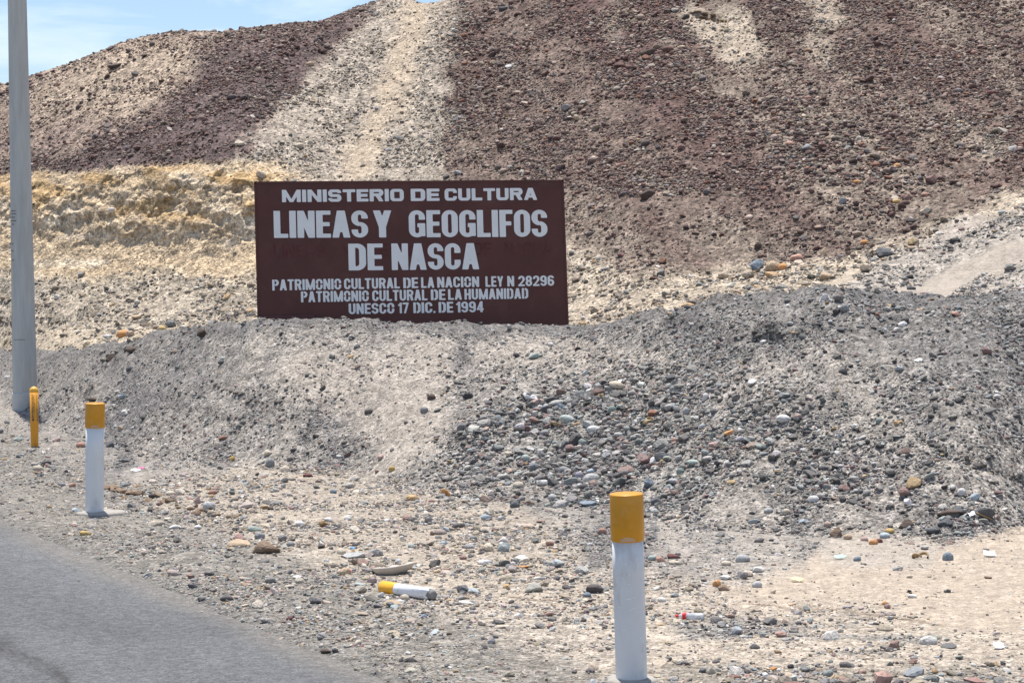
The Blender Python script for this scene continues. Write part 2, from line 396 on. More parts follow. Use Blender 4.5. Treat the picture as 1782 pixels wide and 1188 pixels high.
lay(K * area([(830, 590), (1000, 590), (1150, 600), (1180, 650), (960, 660), (840, 640)], 26, 0.65), (0.40, 0.345, 0.285), 0.6, 0.5)
lay(K * area([(1090, 590), (1250, 530), (1400, 510), (1700, 520), (1850, 505), (1850, 690), (1600, 650), (1450, 600), (1250, 640)], 26, 0.6), (0.17, 0.16, 0.15), 0.9, 1.3, 0.85, 0)
lay(K * area([(1640, 560), (1850, 560), (1850, 780), (1700, 760), (1560, 720)], 36, 0.4), (0.18, 0.17, 0.16), 0.9, 1.4)
lay(K * (1 - sstep(6, 26, VV - np.interp(UU, PU, cr_y))) * 0.8, (0.16, 0.15, 0.142), 0.8, 0.9, 0.7)
lay(K * area([(0, 600), (200, 590), (330, 590), (420, 660), (300, 700), (100, 660), (-300, 700), (-300, 600)], 26, 0.6), (0.20, 0.185, 0.17), 0.8, 0.8, 0.7)
PEB = area([(800, 690), (930, 660), (1060, 650), (1200, 655), (1290, 700), (1330, 790), (1260, 850), (1130, 880), (980, 890), (860, 870), (780, 820), (800, 740)], 52)
lay(K * PEB, (0.27, 0.245, 0.215), 1.0, 2.1, 1.35, 0)
lay(area([(1180, 620), (1330, 680), (1500, 780), (1700, 830), (1780, 900), (1600, 900), (1400, 880), (1250, 840)], 40, 0.75) * K, GREY, 1.0, 1.7, 1.15, 0)
# flat ground
G = 1.0 * (SEG < 1) * (1 - K)
lay(G, (0.395, 0.335, 0.268), 0.8, 0.85, 1.0, 3)
lay((SEG < 1.15) * area([(280, 835), (560, 800), (700, 850), (900, 880), (1000, 960), (1050, 1090), (700, 1020), (450, 950), (200, 880)], 30, 0.85), (0.40, 0.335, 0.26), 0.75, 1.2, 1.15, 3)
S1 = 1.0 * (SEG < 1.1)
lay(S1 * area([(1240, 1035), (1380, 1000), (1480, 930), (1640, 945), (1790, 915), (3000, 890), (3000, 1140), (1790, 1120), (1640, 1100), (1520, 1072), (1280, 1060)], 22, 0.96), (0.455, 0.37, 0.28), 0.4, 0.10, 0.7, 3)
lay(S1 * area([(1420, 935), (1560, 925), (1640, 950), (1600, 1000), (1440, 990)], 14, 0.9), (0.40, 0.345, 0.285), 0.4, 0.3, 0.8, 3)
lay(G * area([(1130, 1040), (1300, 1052), (1520, 1078), (1790, 1120), (3000, 1140), (3000, 1300), (1130, 1300)], 14, 0.85), (0.43, 0.36, 0.28), 0.7, 0.42, 0.85, 3)
gs = fbm(UU / 150, VV / 9, 0 * UU + 31, 4)
lay(G * area([(1130, 1080), (1300, 1075), (1540, 1090), (1660, 1115), (1500, 1150), (1200, 1130)], 18, 0.8) * sstep(-0.2, 0.25, gs), (0.24, 0.225, 0.20), 0.9, 1.2, 0.9, 0)
lay(G * sstep(1150, 1180, WV) * sstep(1100, 1160, UU), (0.30, 0.26, 0.21), 0.9, 1.4, 1.3, 3)
off = road_off(X, D)
shw = np.interp(UU, [-600, 0, 300, 700, 1000, 1200], [2.6, 2.4, 1.35, 1.15, 1.0, 1.0]) + 0.25 * w1
SH = (1 - sstep(-0.35, 0.35, off - shw + 0.2 * w2)) * (SEG < 1)
lay(SH, (0.235, 0.213, 0.182), 0.95, 1.5, 0.8, 3)
lay(SH * (1 - sstep(0.0, 0.35, off)), (0.18, 0.17, 0.155), 0.9, 0.5, 0.6)
ALB *= 0.90; ALB = ALB * 0.90 + 0.10 * ALB.mean(-1, keepdims=True)
ALB *= (1 + 0.16 * fbm(UU / 9, VV / 7, 0 * UU + 2, 3))[..., None]

# ---- relief
n_big = fbm(X / 2.2, D / 2.2, Z / 2.2, 4)
n_mid = fbm(X / 0.55, D / 0.55, Z / 0.55, 4)
n_fin = fbm(X / 0.13, D / 0.13, Z / 0.13, 3)
n_wee = fbm(X / 0.045, D / 0.045, Z / 0.045, 2)
infr = (1 - sstep(2200, 3000, np.abs(UU - CX)))
DZ = 0.012 * n_mid * sstep(0.3, 0.6, SEG) + 0.008 * n_fin * infr + 0.002 * n_wee
bk = sstep(0.95, 1.6, SEG) * (1 - sstep(3.6, 4.4, SEG))
DZ += bk * (0.075 * n_big + 0.055 * n_mid + 0.022 * n_fin + 0.008 * n_wee)
rdg = 1 - np.abs(kk_) * 2.2
DZ += bk * 0.05 * np.clip(kk_, -0.6, 0.6)
hl = sstep(4.4, 5.4, SEG)
DZ += hl * (0.03 * n_mid + 0.016 * n_fin + 0.010 * n_wee + 0.04 * n_big * (SEG < 8.7))
cutm = sstep(5.6, 6.1, SEG) * (1 - sstep(6.85, 7.12, SEG)) * (1 - sstep(430, 560, UU))
cr1 = fbm(X / 0.5, D / 1.5 + 3, Z / 0.28, 5, 0.62); cr2 = np.abs(fbm(X / 0.9 + 7, D / 3, Z / 1.0, 5, 0.6))
upc = 0.3 + 0.7 * (1 - sstep(370, 430, VV + 20 * w1))
NYD = cutm * upc * (0.20 * cr1 - 0.42 * (cr2 - 0.2) + 0.07 * fbm(X / 0.16, D / 0.3, Z / 0.14, 3, 0.6))       # towards the camera
DZ += cutm * (0.07 * fbm(X / 0.3, D / 0.3, Z / 0.16, 4, 0.6))
clod = np.clip(fbm(X / 0.42 + 3, D / 0.42, Z / 0.42, 3, 0.6) - 0.15, 0, 1)
cz = np.zeros_like(UU)
for (cx_, cy_, rx_, ry_) in ((400, 675, 60, 26), (450, 700, 40, 18), (190, 625, 60, 14), (350, 580, 40, 14), (150, 690, 40, 10), (1340, 583, 80, 14), (1240, 525, 40, 10), (1640, 905, 110, 22), (100, 548, 130, 22), (300, 520, 60, 16), (390, 530, 60, 22), (300, 310, 180, 26)):
    cz = np.maximum(cz, 1 - np.clip(np.hypot((UU - cx_) / rx_, (VV - cy_) / ry_), 0, 1))
DZ += 0.26 * clod * sstep(0, 0.5, cz)
ALB *= (1 - 0.25 * sstep(0.1, 0.5, cz) * sstep(0, 0.25, clod))[..., None]
# small scarps cut by water
def scarp(pts, h, L):
    ys = np.interp(UU, [p[0] for p in pts], [p[1] for p in pts]) + 8 * fbm(UU / 60, 0 * UU, 0 * UU + pts[0][0], 2)
    endf = sstep(pts[0][0], pts[0][0] + 25, UU) * (1 - sstep(pts[-1][0] - 25, pts[-1][0], UU))
    below = VV - ys
    vis = (SEG < 4) if pts[0][1] > 560 else (SEG > 4.5)
    return vis * endf * h * (-1.0 * sstep(-7, 9, below) * np.exp(-np.clip(below, 0, None) / L) + 0.25 * (below <= 0) * np.exp(np.clip(below, None, 0) / 8))
DZ += scarp([(180, 846), (240, 858), (300, 878), (345, 889), (440, 894)], 0.06, 22)
DZ += scarp([(380, 892), (470, 905), (600, 912)], 0.035, 14)
DZ += scarp([(1580, 742), (1650, 790), (1720, 815), (1840, 850)], 0.06, 24)
DZ += scarp([(1250, 1052), (1440, 1064), (1500, 1068), (1560, 1082), (1650, 1092)], 0.035, 16)
DZ += scarp([(860, 1042), (920, 1046), (985, 1050)], 0.03, 12)
DZ += scarp([(-40, 556), (60, 560), (130, 552), (220, 545)], 0.12, 12)
DZ += scarp([(330, 545), (400, 552), (450, 556)], 0.10, 10)
hole = (1 - np.clip(np.hypot((UU - 1236) / 38, (VV - 31 - (UU - 1236) * 0.12) / 6), 0, 1)) * (SEG > 5)
lay(sstep(0, 0.5, hole), (0.22, 0.15, 0.08), den=0.0)
DZ -= 0.22 * sstep(0, 0.6, hole)
# road bed: the shoulder laps over the asphalt sheet (top at z = 0)
rb = (1 - sstep(-0.10, 0.16, off + 0.05 * w1)) * (SEG < 1)
shrise = sstep(0.02, 0.5, off) * (SEG < 1) * 0.018
DZ = np.where(SEG < 1, DZ + shrise + 0.006 - 0.075 * rb, DZ)
Zd = Z + DZ; Yd = D - NYD
Xd = X * (Yd / D)
PP = np.stack([Xd, Yd, Zd], -1)
SU, SV = project(PP)

# ---- cut into the pieces of the setting
def terr_obj(name, r0, r1, mat, cols=None):
    n = r1 - r0 + 1
    P = PP[r0:r1 + 1].reshape(-1, 3)
    idx = np.arange(n * NU).reshape(n, NU)
    q = np.stack([idx[:-1, :-1], idx[:-1, 1:], idx[1:, 1:], idx[1:, :-1]], -1).reshape(-1, 4)
    me = bpy.data.meshes.new(name)
    me.vertices.add(len(P)); me.vertices.foreach_set('co', P.astype(np.float32).ravel())
    me.loops.add(q.size); me.loops.foreach_set('vertex_index', q.astype(np.int32).ravel())
    me.polygons.add(len(q)); me.polygons.foreach_set('loop_start', np.arange(0, q.size, 4, dtype=np.int32))
    me.update(calc_edges=True)
    a = me.attributes.new('albedo', 'FLOAT_COLOR', 'POINT')
    a.data.foreach_set('color', np.concatenate([ALB[r0:r1 + 1].reshape(-1, 3), np.ones((len(P), 1))], 1).astype(np.float32).ravel())
    g = me.attributes.new('grit', 'FLOAT', 'POINT'); g.data.foreach_set('value', GRT[r0:r1 + 1].astype(np.float32).ravel())
    o = link(name, me, mat); o['kind'] = 'structure'; return o
seg_row = SEG[:, 0]
def row_of(s): return int(np.searchsorted(seg_row, s))
rA, rB, rC, rD = row_of(1.0), row_of(4.5), row_of(7.0), NR - 1
M_near = terrain_mat('soil_near', 62, 17, 0.008); M_bank = terrain_mat('soil_bank', 42, 13, 0.012); M_far = terrain_mat('soil_far', 22, 8, 0.02)
ground = terr_obj('ground', 0, rA, M_near); bank = terr_obj('gravel_bank', rA, rB, M_bank)
cut = terr_obj('cut_bank', rB, rC, M_far); hill = terr_obj('hillside', rC, rD, M_far)

# wide plain under and beyond everything
me = mesh_from('plain', [(-3000, -3000, -0.62), (3000, -3000, -0.62), (3000, 3000, -0.62), (-3000, 3000, -0.62)], [(0, 1, 2, 3)])
plain = link('desert_plain', me, paint_mat('plain_soil', (0.38, 0.31, 0.24), 0.95, 0.2, 0.05, 0.1)); plain['kind'] = 'structure'

# ---- look-up: what the view shows of the land at a pixel of the photograph
GS = 4; GW, GH = 1782 // GS + 60, 1188 // GS + 60
gx = (SU / GS).astype(int) + 30; gy = (SV / GS).astype(int) + 30
okv = (gx >= 0) & (gx < GW) & (gy >= 0) & (gy < GH)
zb = np.full((GH, GW), 1e9); np.minimum.at(zb, (gy[okv], gx[okv]), Yd[okv])
zmin = zb.copy()
for a in (-1, 0, 1):
    for b in (-1, 0, 1): zmin = np.minimum(zmin, np.roll(np.roll(zb, a, 0), b, 1))
vis = np.zeros_like(okv); vis[okv] = Yd[okv] < zmin[gy[okv], gx[okv]] + 1.6
def hit(u, v):
    c = int(np.clip(np.searchsorted(U, u), 2, NU - 3)); best = None
    sl = slice(c - 3, c + 4)
    e = np.hypot(SU[:, sl] - u, SV[:, sl] - v) + np.where(vis[:, sl], 0, 1000)
    i = np.unravel_index(np.argmin(e), e.shape)
    r, cc = i[0], i[1] + c - 3
    return Vector(PP[r, cc]), r

# ================================================================== ROAD
def build_road():
    ss = np.concatenate([np.linspace(-40, -6, 8), np.linspace(-5, 26, 240), np.linspace(28, 160, 20)])
    oo = np.concatenate([np.linspace(-7.6, -4.2, 10), np.linspace(-4.1, 0.22, 150)])
    S_, O_ = np.meshgrid(ss, oo, indexing='ij')
    x = eb.x + rdir.x * S_ + rnor.x * O_; y = eb.y + rdir.y * S_ + rnor.y * O_
    z = 0.003 * fbm(x / 0.8, y / 0.8, 0 * x, 3) + 0.0015 * fbm(x / 0.05, y / 0.05, 0 * x, 2) - 0.03 * sstep(0.1, 0.22, O_)
    n, m = S_.shape
    idx = np.arange(n * m).reshape(n, m)
    q = np.stack([idx[:-1, :-1], idx[1:, :-1], idx[1:, 1:], idx[:-1, 1:]], -1).reshape(-1, 4)
    P = np.stack([x, y, z], -1).reshape(-1, 3)
    me = bpy.data.meshes.new('road'); me.vertices.add(len(P)); me.vertices.foreach_set('co', P.astype(np.float32).ravel())
    me.loops.add(q.size); me.loops.foreach_set('vertex_index', q.astype(np.int32).ravel())
    me.polygons.add(len(q)); me.polygons.foreach_set('loop_start', np.arange(0, q.size, 4, dtype=np.int32)); me.update(calc_edges=True)
    u, v = project(np.stack([x, y, z], -1))
    tar = np.exp(-(pdist(u + 9 * fbm(u / 14, v / 9, 0 * u, 3), v + 6 * fbm(u / 14 + 8, v / 9, 0 * u, 3), [(-60, 1112), (0, 1128), (55, 1148), (95, 1165), (120, 1200)], False) / 12) ** 2)
    blot = 0.6 * np.exp(-((u - 4) / 26) ** 2 - ((v - 1115) / 14) ** 2) + 0.5 * np.exp(-((u - 95) / 32) ** 2 - ((v - 1172) / 16) ** 2)
    n1 = fbm(x / 0.9, y / 0.9, 0 * x, 4); n2 = fbm(O_ / 0.35, S_ / 5.0, 0 * x, 3)
    base = 0.118 * (1 + 0.16 * n1 + 0.12 * n2)
    base = base * (1 + 0.10 * sstep(-1.3, 0, O_))
    dust = sstep(-0.2, 0.12, O_ + 0.12 * n1) * 0.6
    ck = np.exp(-(pdist(u + 5 * fbm(u / 7, v / 5, 0 * u, 3), v + 3 * fbm(u / 7 + 8, v / 5, 0 * u, 3), [(-60, 1108), (10, 1130), (60, 1146), (92, 1160), (112, 1178), (122, 1210)], False) / 1.3) ** 2)
    core = np.clip(0.32 * tar + 0.6 * blot + 1.0 * ck, 0, 0.75)
    c = base[..., None] * np.array([0.985, 1.0, 1.02]); c = c * (1 - dust[..., None]) + np.array([0.20, 0.18, 0.155]) * dust[..., None]
    c = c * (1 - core[..., None]) + np.array([0.05, 0.048, 0.047]) * core[..., None]
    a = me.attributes.new('albedo', 'FLOAT_COLOR', 'POINT'); a.data.foreach_set('color', np.concatenate([c.reshape(-1, 3), np.ones((len(P), 1))], 1).astype(np.float32).ravel())
    g = me.attributes.new('grit', 'FLOAT', 'POINT'); g.data.foreach_set('value', np.full(len(P), 0.55, np.float32))
    o = link('road', me, terrain_mat('asphalt', 110, 30, 0.003)); o['kind'] = 'structure'; return o
road = build_road()

# lips of crust left standing where water has cut under them
def lip(name, pts, parent, depth=0.22, over=0.07, th=0.03, seed=1):
    V, Fc = [], []; n = int((pts[-1][0] - pts[0][0]) / 2.0)
    us = [pts[0][0] + (pts[-1][0] - pts[0][0]) * i / n for i in range(n + 1)]
    ps = np.array([hit(u, float(np.interp(u, [p[0] for p in pts], [p[1] for p in pts])) - 4)[0][:] for u in us])
    kw = np.ones(17) / 17; ps = np.stack([np.convolve(np.pad(ps[:, k], 8, mode='reflect', reflect_type='odd'), kw, 'valid') for k in range(3)], 1)
    for i in range(n + 1):
        u = us[i]; p = Vector(ps[i]); e = min(1.0, (i + .5) / 16, (n + .5 - i) / 16)
        nv = lambda sc, q: float(vnoise(np.array(u / sc), np.array(seed * 3.3 + q), np.array(0.5)))
        a = nv(21, 0); b = nv(6, 3); c = nv(2.6, 7)
        ov = over * e * (0.7 + 0.7 * a + 0.4 * b + 0.35 * c); tt = th * e * (0.9 + 0.5 * b + 0.5 * c) + 0.003
        for (dy, dz) in ((depth * (1 + .3 * b), -0.03), (depth * .6, -0.002 + .004 * c), (-ov * .5, 0.006 * e + 0.007 * c), (-ov, -0.006), (-ov * .85, -tt), (0.03, -tt - 0.05)):
            V.append(p + Vector((0.01 * c, dy, dz)))
    for i in range(n):
        for j in range(5): Fc.append((i * 6 + j, i * 6 + 6 + j, i * 6 + 7 + j, i * 6 + 1 + j))
    o = link(name, mesh_from(name, V, Fc), CRUST, parent, smooth=False); return o
CRUST = paint_mat('soil_crust', (0.37, 0.30, 0.235), 0.95, 0.3, 30, 0.1, dirt=(0.24, 0.20, 0.16), dirt_amt=0.8, dscale=22)
CRUSTG = paint_mat('grey_crust', (0.23, 0.21, 0.19), 0.95, 0.3, 30, 0.1, dirt=(0.15, 0.14, 0.13), dirt_amt=0.8, dscale=22)
lip('eroded_lip', [(1290, 1053), (1440, 1064), (1500, 1068), (1560, 1082), (1645, 1091)], ground, over=.03, th=.018, seed=4)
lip('eroded_lip', [(870, 1042), (920, 1046), (985, 1050)], ground, over=.03, th=.02, seed=5)

# ================================================================== STONES
STONE_I = stone_mat('stone_gravel', True); STONE_O = stone_mat('stone', False)
def rock_mesh(name, seed, sub, kind, mat):
    bm = bmesh.new(); bmesh.ops.create_icosphere(bm, subdivisions=sub, radius=1.0)
    r = random.Random(seed); ox = [r.uniform(0, 50) for _ in range(3)]
    co = np.array([v.co[:] for v in bm.verts])
    planes = []
    npl = {'round': 4, 'blocky': 11, 'slab': 9, 'clod': 7}[kind]
    for _ in range(npl):
        d = Vector((r.gauss(0, 1), r.gauss(0, 1), r.gauss(0, 1))).normalized(); planes.append((np.array(d), r.uniform(0.50, 0.80) if kind != 'round' else r.uniform(0.78, 0.95)))
    amp = {'round': 0.12, 'blocky': 0.14, 'slab': 0.16, 'clod': 0.34}[kind]
    f = 1 + amp * fbm(co[:, 0] * 1.3 + ox[0], co[:, 1] * 1.3 + ox[1], co[:, 2] * 1.3 + ox[2], 3)
    co = co * f[:, None]
    for d, k in planes:
        s = co @ d; ex = np.clip(s - k, 0, None); co = co - ex[:, None] * d * 0.93
    ext = np.abs(co).max(0); co = co / ext
    for v, c in zip(bm.verts, co): v.co = c
    me = bpy.data.meshes.new(name); bm.to_mesh(me); bm.free()
    me.materials.append(mat)
    me.polygons.foreach_set('use_smooth', np.full(len(me.polygons), kind in ('round',) and seed % 3 > 0 or (kind == 'clod' and sub > 2), dtype=bool)); me.update()
    return me
KINDS_ = ['round', 'blocky', 'clod', 'slab', 'blocky', 'blocky', 'clod', 'slab']
pcol = bpy.data.collections.new('gravel_shapes')
NPROTO = 16
for i in range(NPROTO):
    k = KINDS_[i % 8]
    me = rock_mesh(f'pebble_{i}', 100 + i, 2 if k == 'round' else 1 if i > 7 else 2, k, STONE_I)
    po = bpy.data.objects.new('a%02d' % i, me); pcol.objects.link(po)
PART = [rock_mesh('stone_shape', 300 + i, 2, KINDS_[i % 8], STONE_O) for i in range(16)]
BIG = {k: [rock_mesh('rock_shape', 500 + 10 * j + i, 3, k, STONE_O) for i in range(4)] for j, k in enumerate(('round', 'blocky', 'slab', 'clod'))}

PALS = [
 # grey river stone
 ([(0.105, 0.10, 0.098), (0.165, 0.158, 0.15), (0.23, 0.215, 0.20), (0.31, 0.29, 0.27), (0.21, 0.225, 0.22), (0.33, 0.35, 0.34), (0.44, 0.42, 0.39), (0.60, 0.58, 0.55), (0.22, 0.14, 0.125), (0.38, 0.28, 0.23), (0.42, 0.30, 0.16), (0.075, 0.07, 0.07)],
  [10, 13, 13, 10, 7, 5, 7, 4, 4, 3, 1.2, 9]),
 # red volcanic
 ([(0.115, 0.066, 0.057), (0.17, 0.098, 0.083), (0.21, 0.135, 0.112), (0.085, 0.06, 0.056), (0.25, 0.19, 0.155), (0.33, 0.26, 0.205), (0.38, 0.31, 0.25), (0.30, 0.15, 0.095), (0.17, 0.15, 0.145), (0.50, 0.44, 0.38)],
  [13, 16, 15, 10, 13, 11, 8, 2.4, 8, 2.2]),
 # tan mix
 ([(0.42, 0.34, 0.25), (0.34, 0.28, 0.21), (0.24, 0.20, 0.16), (0.16, 0.145, 0.13), (0.50, 0.43, 0.34), (0.32, 0.31, 0.29), (0.22, 0.23, 0.23), (0.60, 0.56, 0.50), (0.40, 0.27, 0.15), (0.10, 0.09, 0.085)],
  [14, 14, 12, 10, 8, 9, 7, 4, 3, 7]),
 # pale mix on sand
 ([(0.42, 0.35, 0.27), (0.33, 0.28, 0.22), (0.52, 0.46, 0.38), (0.30, 0.29, 0.275), (0.21, 0.21, 0.205), (0.34, 0.37, 0.37), (0.64, 0.61, 0.57), (0.46, 0.31, 0.17), (0.33, 0.20, 0.17), (0.12, 0.11, 0.11), (0.44, 0.36, 0.33)],
  [12, 12, 9, 11, 11, 6, 6, 2.2, 4, 9, 5])]

def clods(pts, n, wr, parent, col, seed):
    """broken lumps of crust along a washed-out edge, some dark rows standing in for shaded hollows, each one a part of its piece of land"""
    q = random.Random(seed); L = pts[-1][0] - pts[0][0]; u = pts[0][0]
    for k in range(n):
        u = pts[0][0] + L * (k + q.uniform(-.3, .3)) / n; w = q.uniform(*wr) * (1.0 - 0.5 * k / n)
        v = float(np.interp(u, [p[0] for p in pts], [p[1] for p in pts])) + q.uniform(-4, 5)
        p, _ = hit(u, v); s_ = w / 2 * p.y / F; c = q.uniform(.75, 1.2)
        o = bpy.data.objects.new('clod', PART[q.choice((6, 14, 3, 7, 11))]); COL.objects.link(o); o.parent = parent
        o.location = p + Vector((0, .3 * s_, .12 * s_)); o.scale = (s_, s_ * q.uniform(.7, 1.0), s_ * q.uniform(.38, .6)); o.rotation_euler = (q.uniform(-.3, .3), q.uniform(-.3, .3), q.uniform(0, 6.28))
        o.color = (col[0] * c, col[1] * c, col[2] * c, 1)
clods([(182, 850), (240, 858), (300, 878), (345, 890), (425, 896)], 26, (12, 34), ground, (0.24, 0.17, 0.115), 1)  # brown clods, also standing in for the shaded hollow under the undercut edge
clods([(392, 897), (470, 907), (580, 912)], 14, (8, 18), ground, (0.30, 0.245, 0.19), 2)
clods([(1590, 750), (1650, 791), (1720, 816), (1800, 844)], 40, (9, 24), bank, (0.11, 0.10, 0.09), 3)  # dark clods added in place of the thin shaded erosion crack
clods([(370, 665), (400, 680), (440, 700), (470, 705)], 16, (10, 24), bank, (0.17, 0.15, 0.13), 4)
clods([(180, 625), (215, 612), (260, 596), (330, 580), (385, 572)], 16, (10, 22), bank, (0.15, 0.13, 0.11), 5)
clods([(1285, 588), (1340, 582), (1400, 580)], 12, (10, 24), bank, (0.12, 0.11, 0.10), 6)
clods([(1205, 26), (1240, 30), (1272, 37)], 9, (9, 20), hill, (0.13, 0.09, 0.055), 9)  # added dark clods, their colour stands in for shade inside the hollow
clods([(-20, 560), (60, 562), (130, 556), (230, 548)], 22, (8, 20), cut, (0.27, 0.23, 0.18), 7)
clods([(330, 512), (380, 520), (440, 545)], 12, (8, 18), cut, (0.25, 0.215, 0.17), 8)

# cell areas in the world and in the view
e1 = PP[1:, :-1] - PP[:-1, :-1]; e2 = PP[:-1, 1:] - PP[:-1, :-1]
AREA = np.linalg.norm(np.cross(e1, e2), axis=-1)
YC = Yd[:-1, :-1]; near = (np.abs(UU[:-1, :-1] - CX) < 1500)
onroad = (road_off(Xd[:-1, :-1], YC) < 0.02) & (SEG[:-1, :-1] < 1)
def scatter(rows, count, base, alpha, smax, depth_ref, seed, powr=1.25, cols=(-700, 2500)):
    """pick cells by world area and the soil's stoniness; returns arrays of stones"""
    r = np.random.default_rng(seed)
    sl = slice(*rows)
    w = AREA[sl] * DEN[:-1, :-1][sl] ** powr * (depth_ref / YC[sl]) ** 2 * near[sl] * np.where(onroad[sl], 0.02, 1.0)
    w = w * (0.12 + 1.8 * np.clip(0.4 + 1.3 * fbm(Xd[:-1, :-1][sl] / 0.6, YC[sl] / 0.6, Zd[:-1, :-1][sl] / 0.6 + seed % 10, 4, 0.65), 0, 1))
    p = w.ravel() / w.sum(); c = r.choice(p.size, count, p=p)
    ri, ci = np.unravel_index(c, w.shape); ri = ri + rows[0]
    a, b = r.random(count), r.random(count)
    P = PP[ri, ci] * ((1 - a) * (1 - b))[:, None] + PP[ri + 1, ci] * (a * (1 - b))[:, None] + PP[ri, ci + 1] * ((1 - a) * b)[:, None] + PP[ri + 1, ci + 1] * (a * b)[:, None]
    s = base * (1 - r.random(count)) ** (-1 / alpha); s = np.minimum(s, smax) * SIZ[ri, ci] * (0.85 + 0.3 * r.random(count))
    # zone size only stretches the large ones fully
    pal = PAL[ri, ci]; tint = np.zeros((count, 3))
    for k, (cs, ws) in enumerate(PALS):
        m = pal == k
        if m.any():
            ws_ = np.array(ws) / sum(ws); tint[m] = np.array(cs)[r.choice(len(cs), m.sum(), p=ws_)]
    mixk = 0.22 * r.random(count)[:, None]
    tint = tint * (1 - mixk) + ALB[ri, ci] * mixk
    tint *= (0.72 + 0.62 * r.random((count, 1)) ** 1.3); tint *= (0.97 + 0.06 * r.random((count, 3)))
    ang = r.random(count) * 2 * math.pi
    rot = np.stack([r.normal(0, 0.25, count), r.normal(0, 0.25, count), ang], 1)
    scl = np.stack([s, s * r.uniform(0.6, 0.95, count), s * r.uniform(0.35, 0.7, count)], 1) * 0.5
    onr = onroad[ri, ci]; scl[onr] *= 0.7; P[onr, 2] = 0.001
    P[:, 2] += scl[:, 2] * r.uniform(0.0, 0.75, count)
    return P, scl, rot, tint, r.integers(0, NPROTO, count)

def gravel_group():
    ng = bpy.data.node_groups.new('scatter_gravel', 'GeometryNodeTree')
    ng.interface.new_socket('Geometry', in_out='INPUT', socket_type='NodeSocketGeometry'); ng.interface.new_socket('Geometry', in_out='OUTPUT', socket_type='NodeSocketGeometry')
    gi = ng.nodes.new('NodeGroupInput'); go = ng.nodes.new('NodeGroupOutput')
    ip = ng.nodes.new('GeometryNodeInstanceOnPoints'); ci = ng.nodes.new('GeometryNodeCollectionInfo')
    ci.inputs['Collection'].default_value = pcol; ci.inputs['Separate Children'].default_value = True; ci.inputs['Reset Children'].default_value = True
    ip.inputs['Pick Instance'].default_value = True
    def att(n, ty):
        a = ng.nodes.new('GeometryNodeInputNamedAttribute'); a.data_type = ty; a.inputs['Name'].default_value = n; return a.outputs['Attribute']
    er = ng.nodes.new('FunctionNodeEulerToRotation')
    L = ng.links.new
    L(gi.outputs[0], ip.inputs['Points']); L(ci.outputs[0], ip.inputs['Instance']); L(att('idx', 'INT'), ip.inputs['Instance Index'])
    L(att('rot', 'FLOAT_VECTOR'), er.inputs[0]); L(er.outputs[0], ip.inputs['Rotation']); L(att('scl', 'FLOAT_VECTOR'), ip.inputs['Scale'])
    L(ip.outputs[0], go.inputs[0]); return ng
NG = gravel_group()
def gravel_obj(name, data, parts_of, n_parts, label=None):
    P, scl, rot, tint, idx = data
    # the stones that show largest are objects of their own, parts of their piece of land
    u, v = project(P); app = scl[:, 0] * F / P[:, 1]
    inside = (u > 5) & (u < 1777) & (v > 5) & (v < 1183)
    order = np.argsort(-(app * inside))[:n_parts]
    for i in order:
        o = bpy.data.objects.new('stone', PART[int(idx[i])]); COL.objects.link(o)
        o.location = P[i]; o.rotation_euler = rot[i]; o.scale = scl[i]; o.color = (*tint[i], 1); o.parent = parts_of
    keep = np.ones(len(P), bool); keep[order] = False
    P, scl, rot, tint, idx = P[keep], scl[keep], rot[keep], tint[keep], idx[keep]
    me = bpy.data.meshes.new(name); me.vertices.add(len(P)); me.vertices.foreach_set('co', P.astype(np.float32).ravel())
    for nm, ty, arr, f in (('scl', 'FLOAT_VECTOR', scl, 'vector'), ('rot', 'FLOAT_VECTOR', rot, 'vector'), ('idx', 'INT', idx, 'value')):
        a = me.attributes.new(nm, ty, 'POINT'); a.data.foreach_set(f, arr.astype(np.int32 if ty == 'INT' else np.float32).ravel())
    a = me.attributes.new('tint', 'FLOAT_COLOR', 'POINT'); a.data.foreach_set('color', np.concatenate([tint, np.ones((len(P), 1))], 1).astype(np.float32).ravel())
    o = bpy.data.objects.new(name, me); COL.objects.link(o); o['kind'] = 'stuff'
    md = o.modifiers.new('gravel', 'NODES'); md.node_group = NG
    return o
def cat_(a, b): return tuple(np.concatenate([x, y]) for x, y in zip(a, b))
gravel_obj('ground_gravel', cat_(scatter((20, rA), 80000, 0.0085, 2.3, 0.04, 14, 1), scatter((60, rA), 15000, 0.020, 2.6, 0.10, 14, 11)), ground, 240)
gravel_obj('bank_gravel', cat_(scatter((rA, rB), 90000, 0.0115, 2.4, 0.06, 22, 2), scatter((rA, rB), 18000, 0.023, 2.6, 0.11, 22, 12)), bank, 280)
gravel_obj('cut_gravel', cat_(scatter((rB, rC), 36000, 0.019, 2.5, 0.09, 35, 3), scatter((rB, rC), 6500, 0.038, 2.8, 0.15, 35, 13)), cut, 160)
gravel_obj('hill_gravel', cat_(scatter((rC, row_of(9.6)), 135000, 0.024, 2.6, 0.09, 38, 4), scatter((rC, row_of(9.6)), 30000, 0.036, 2.9, 0.16, 38, 14)), hill, 280)

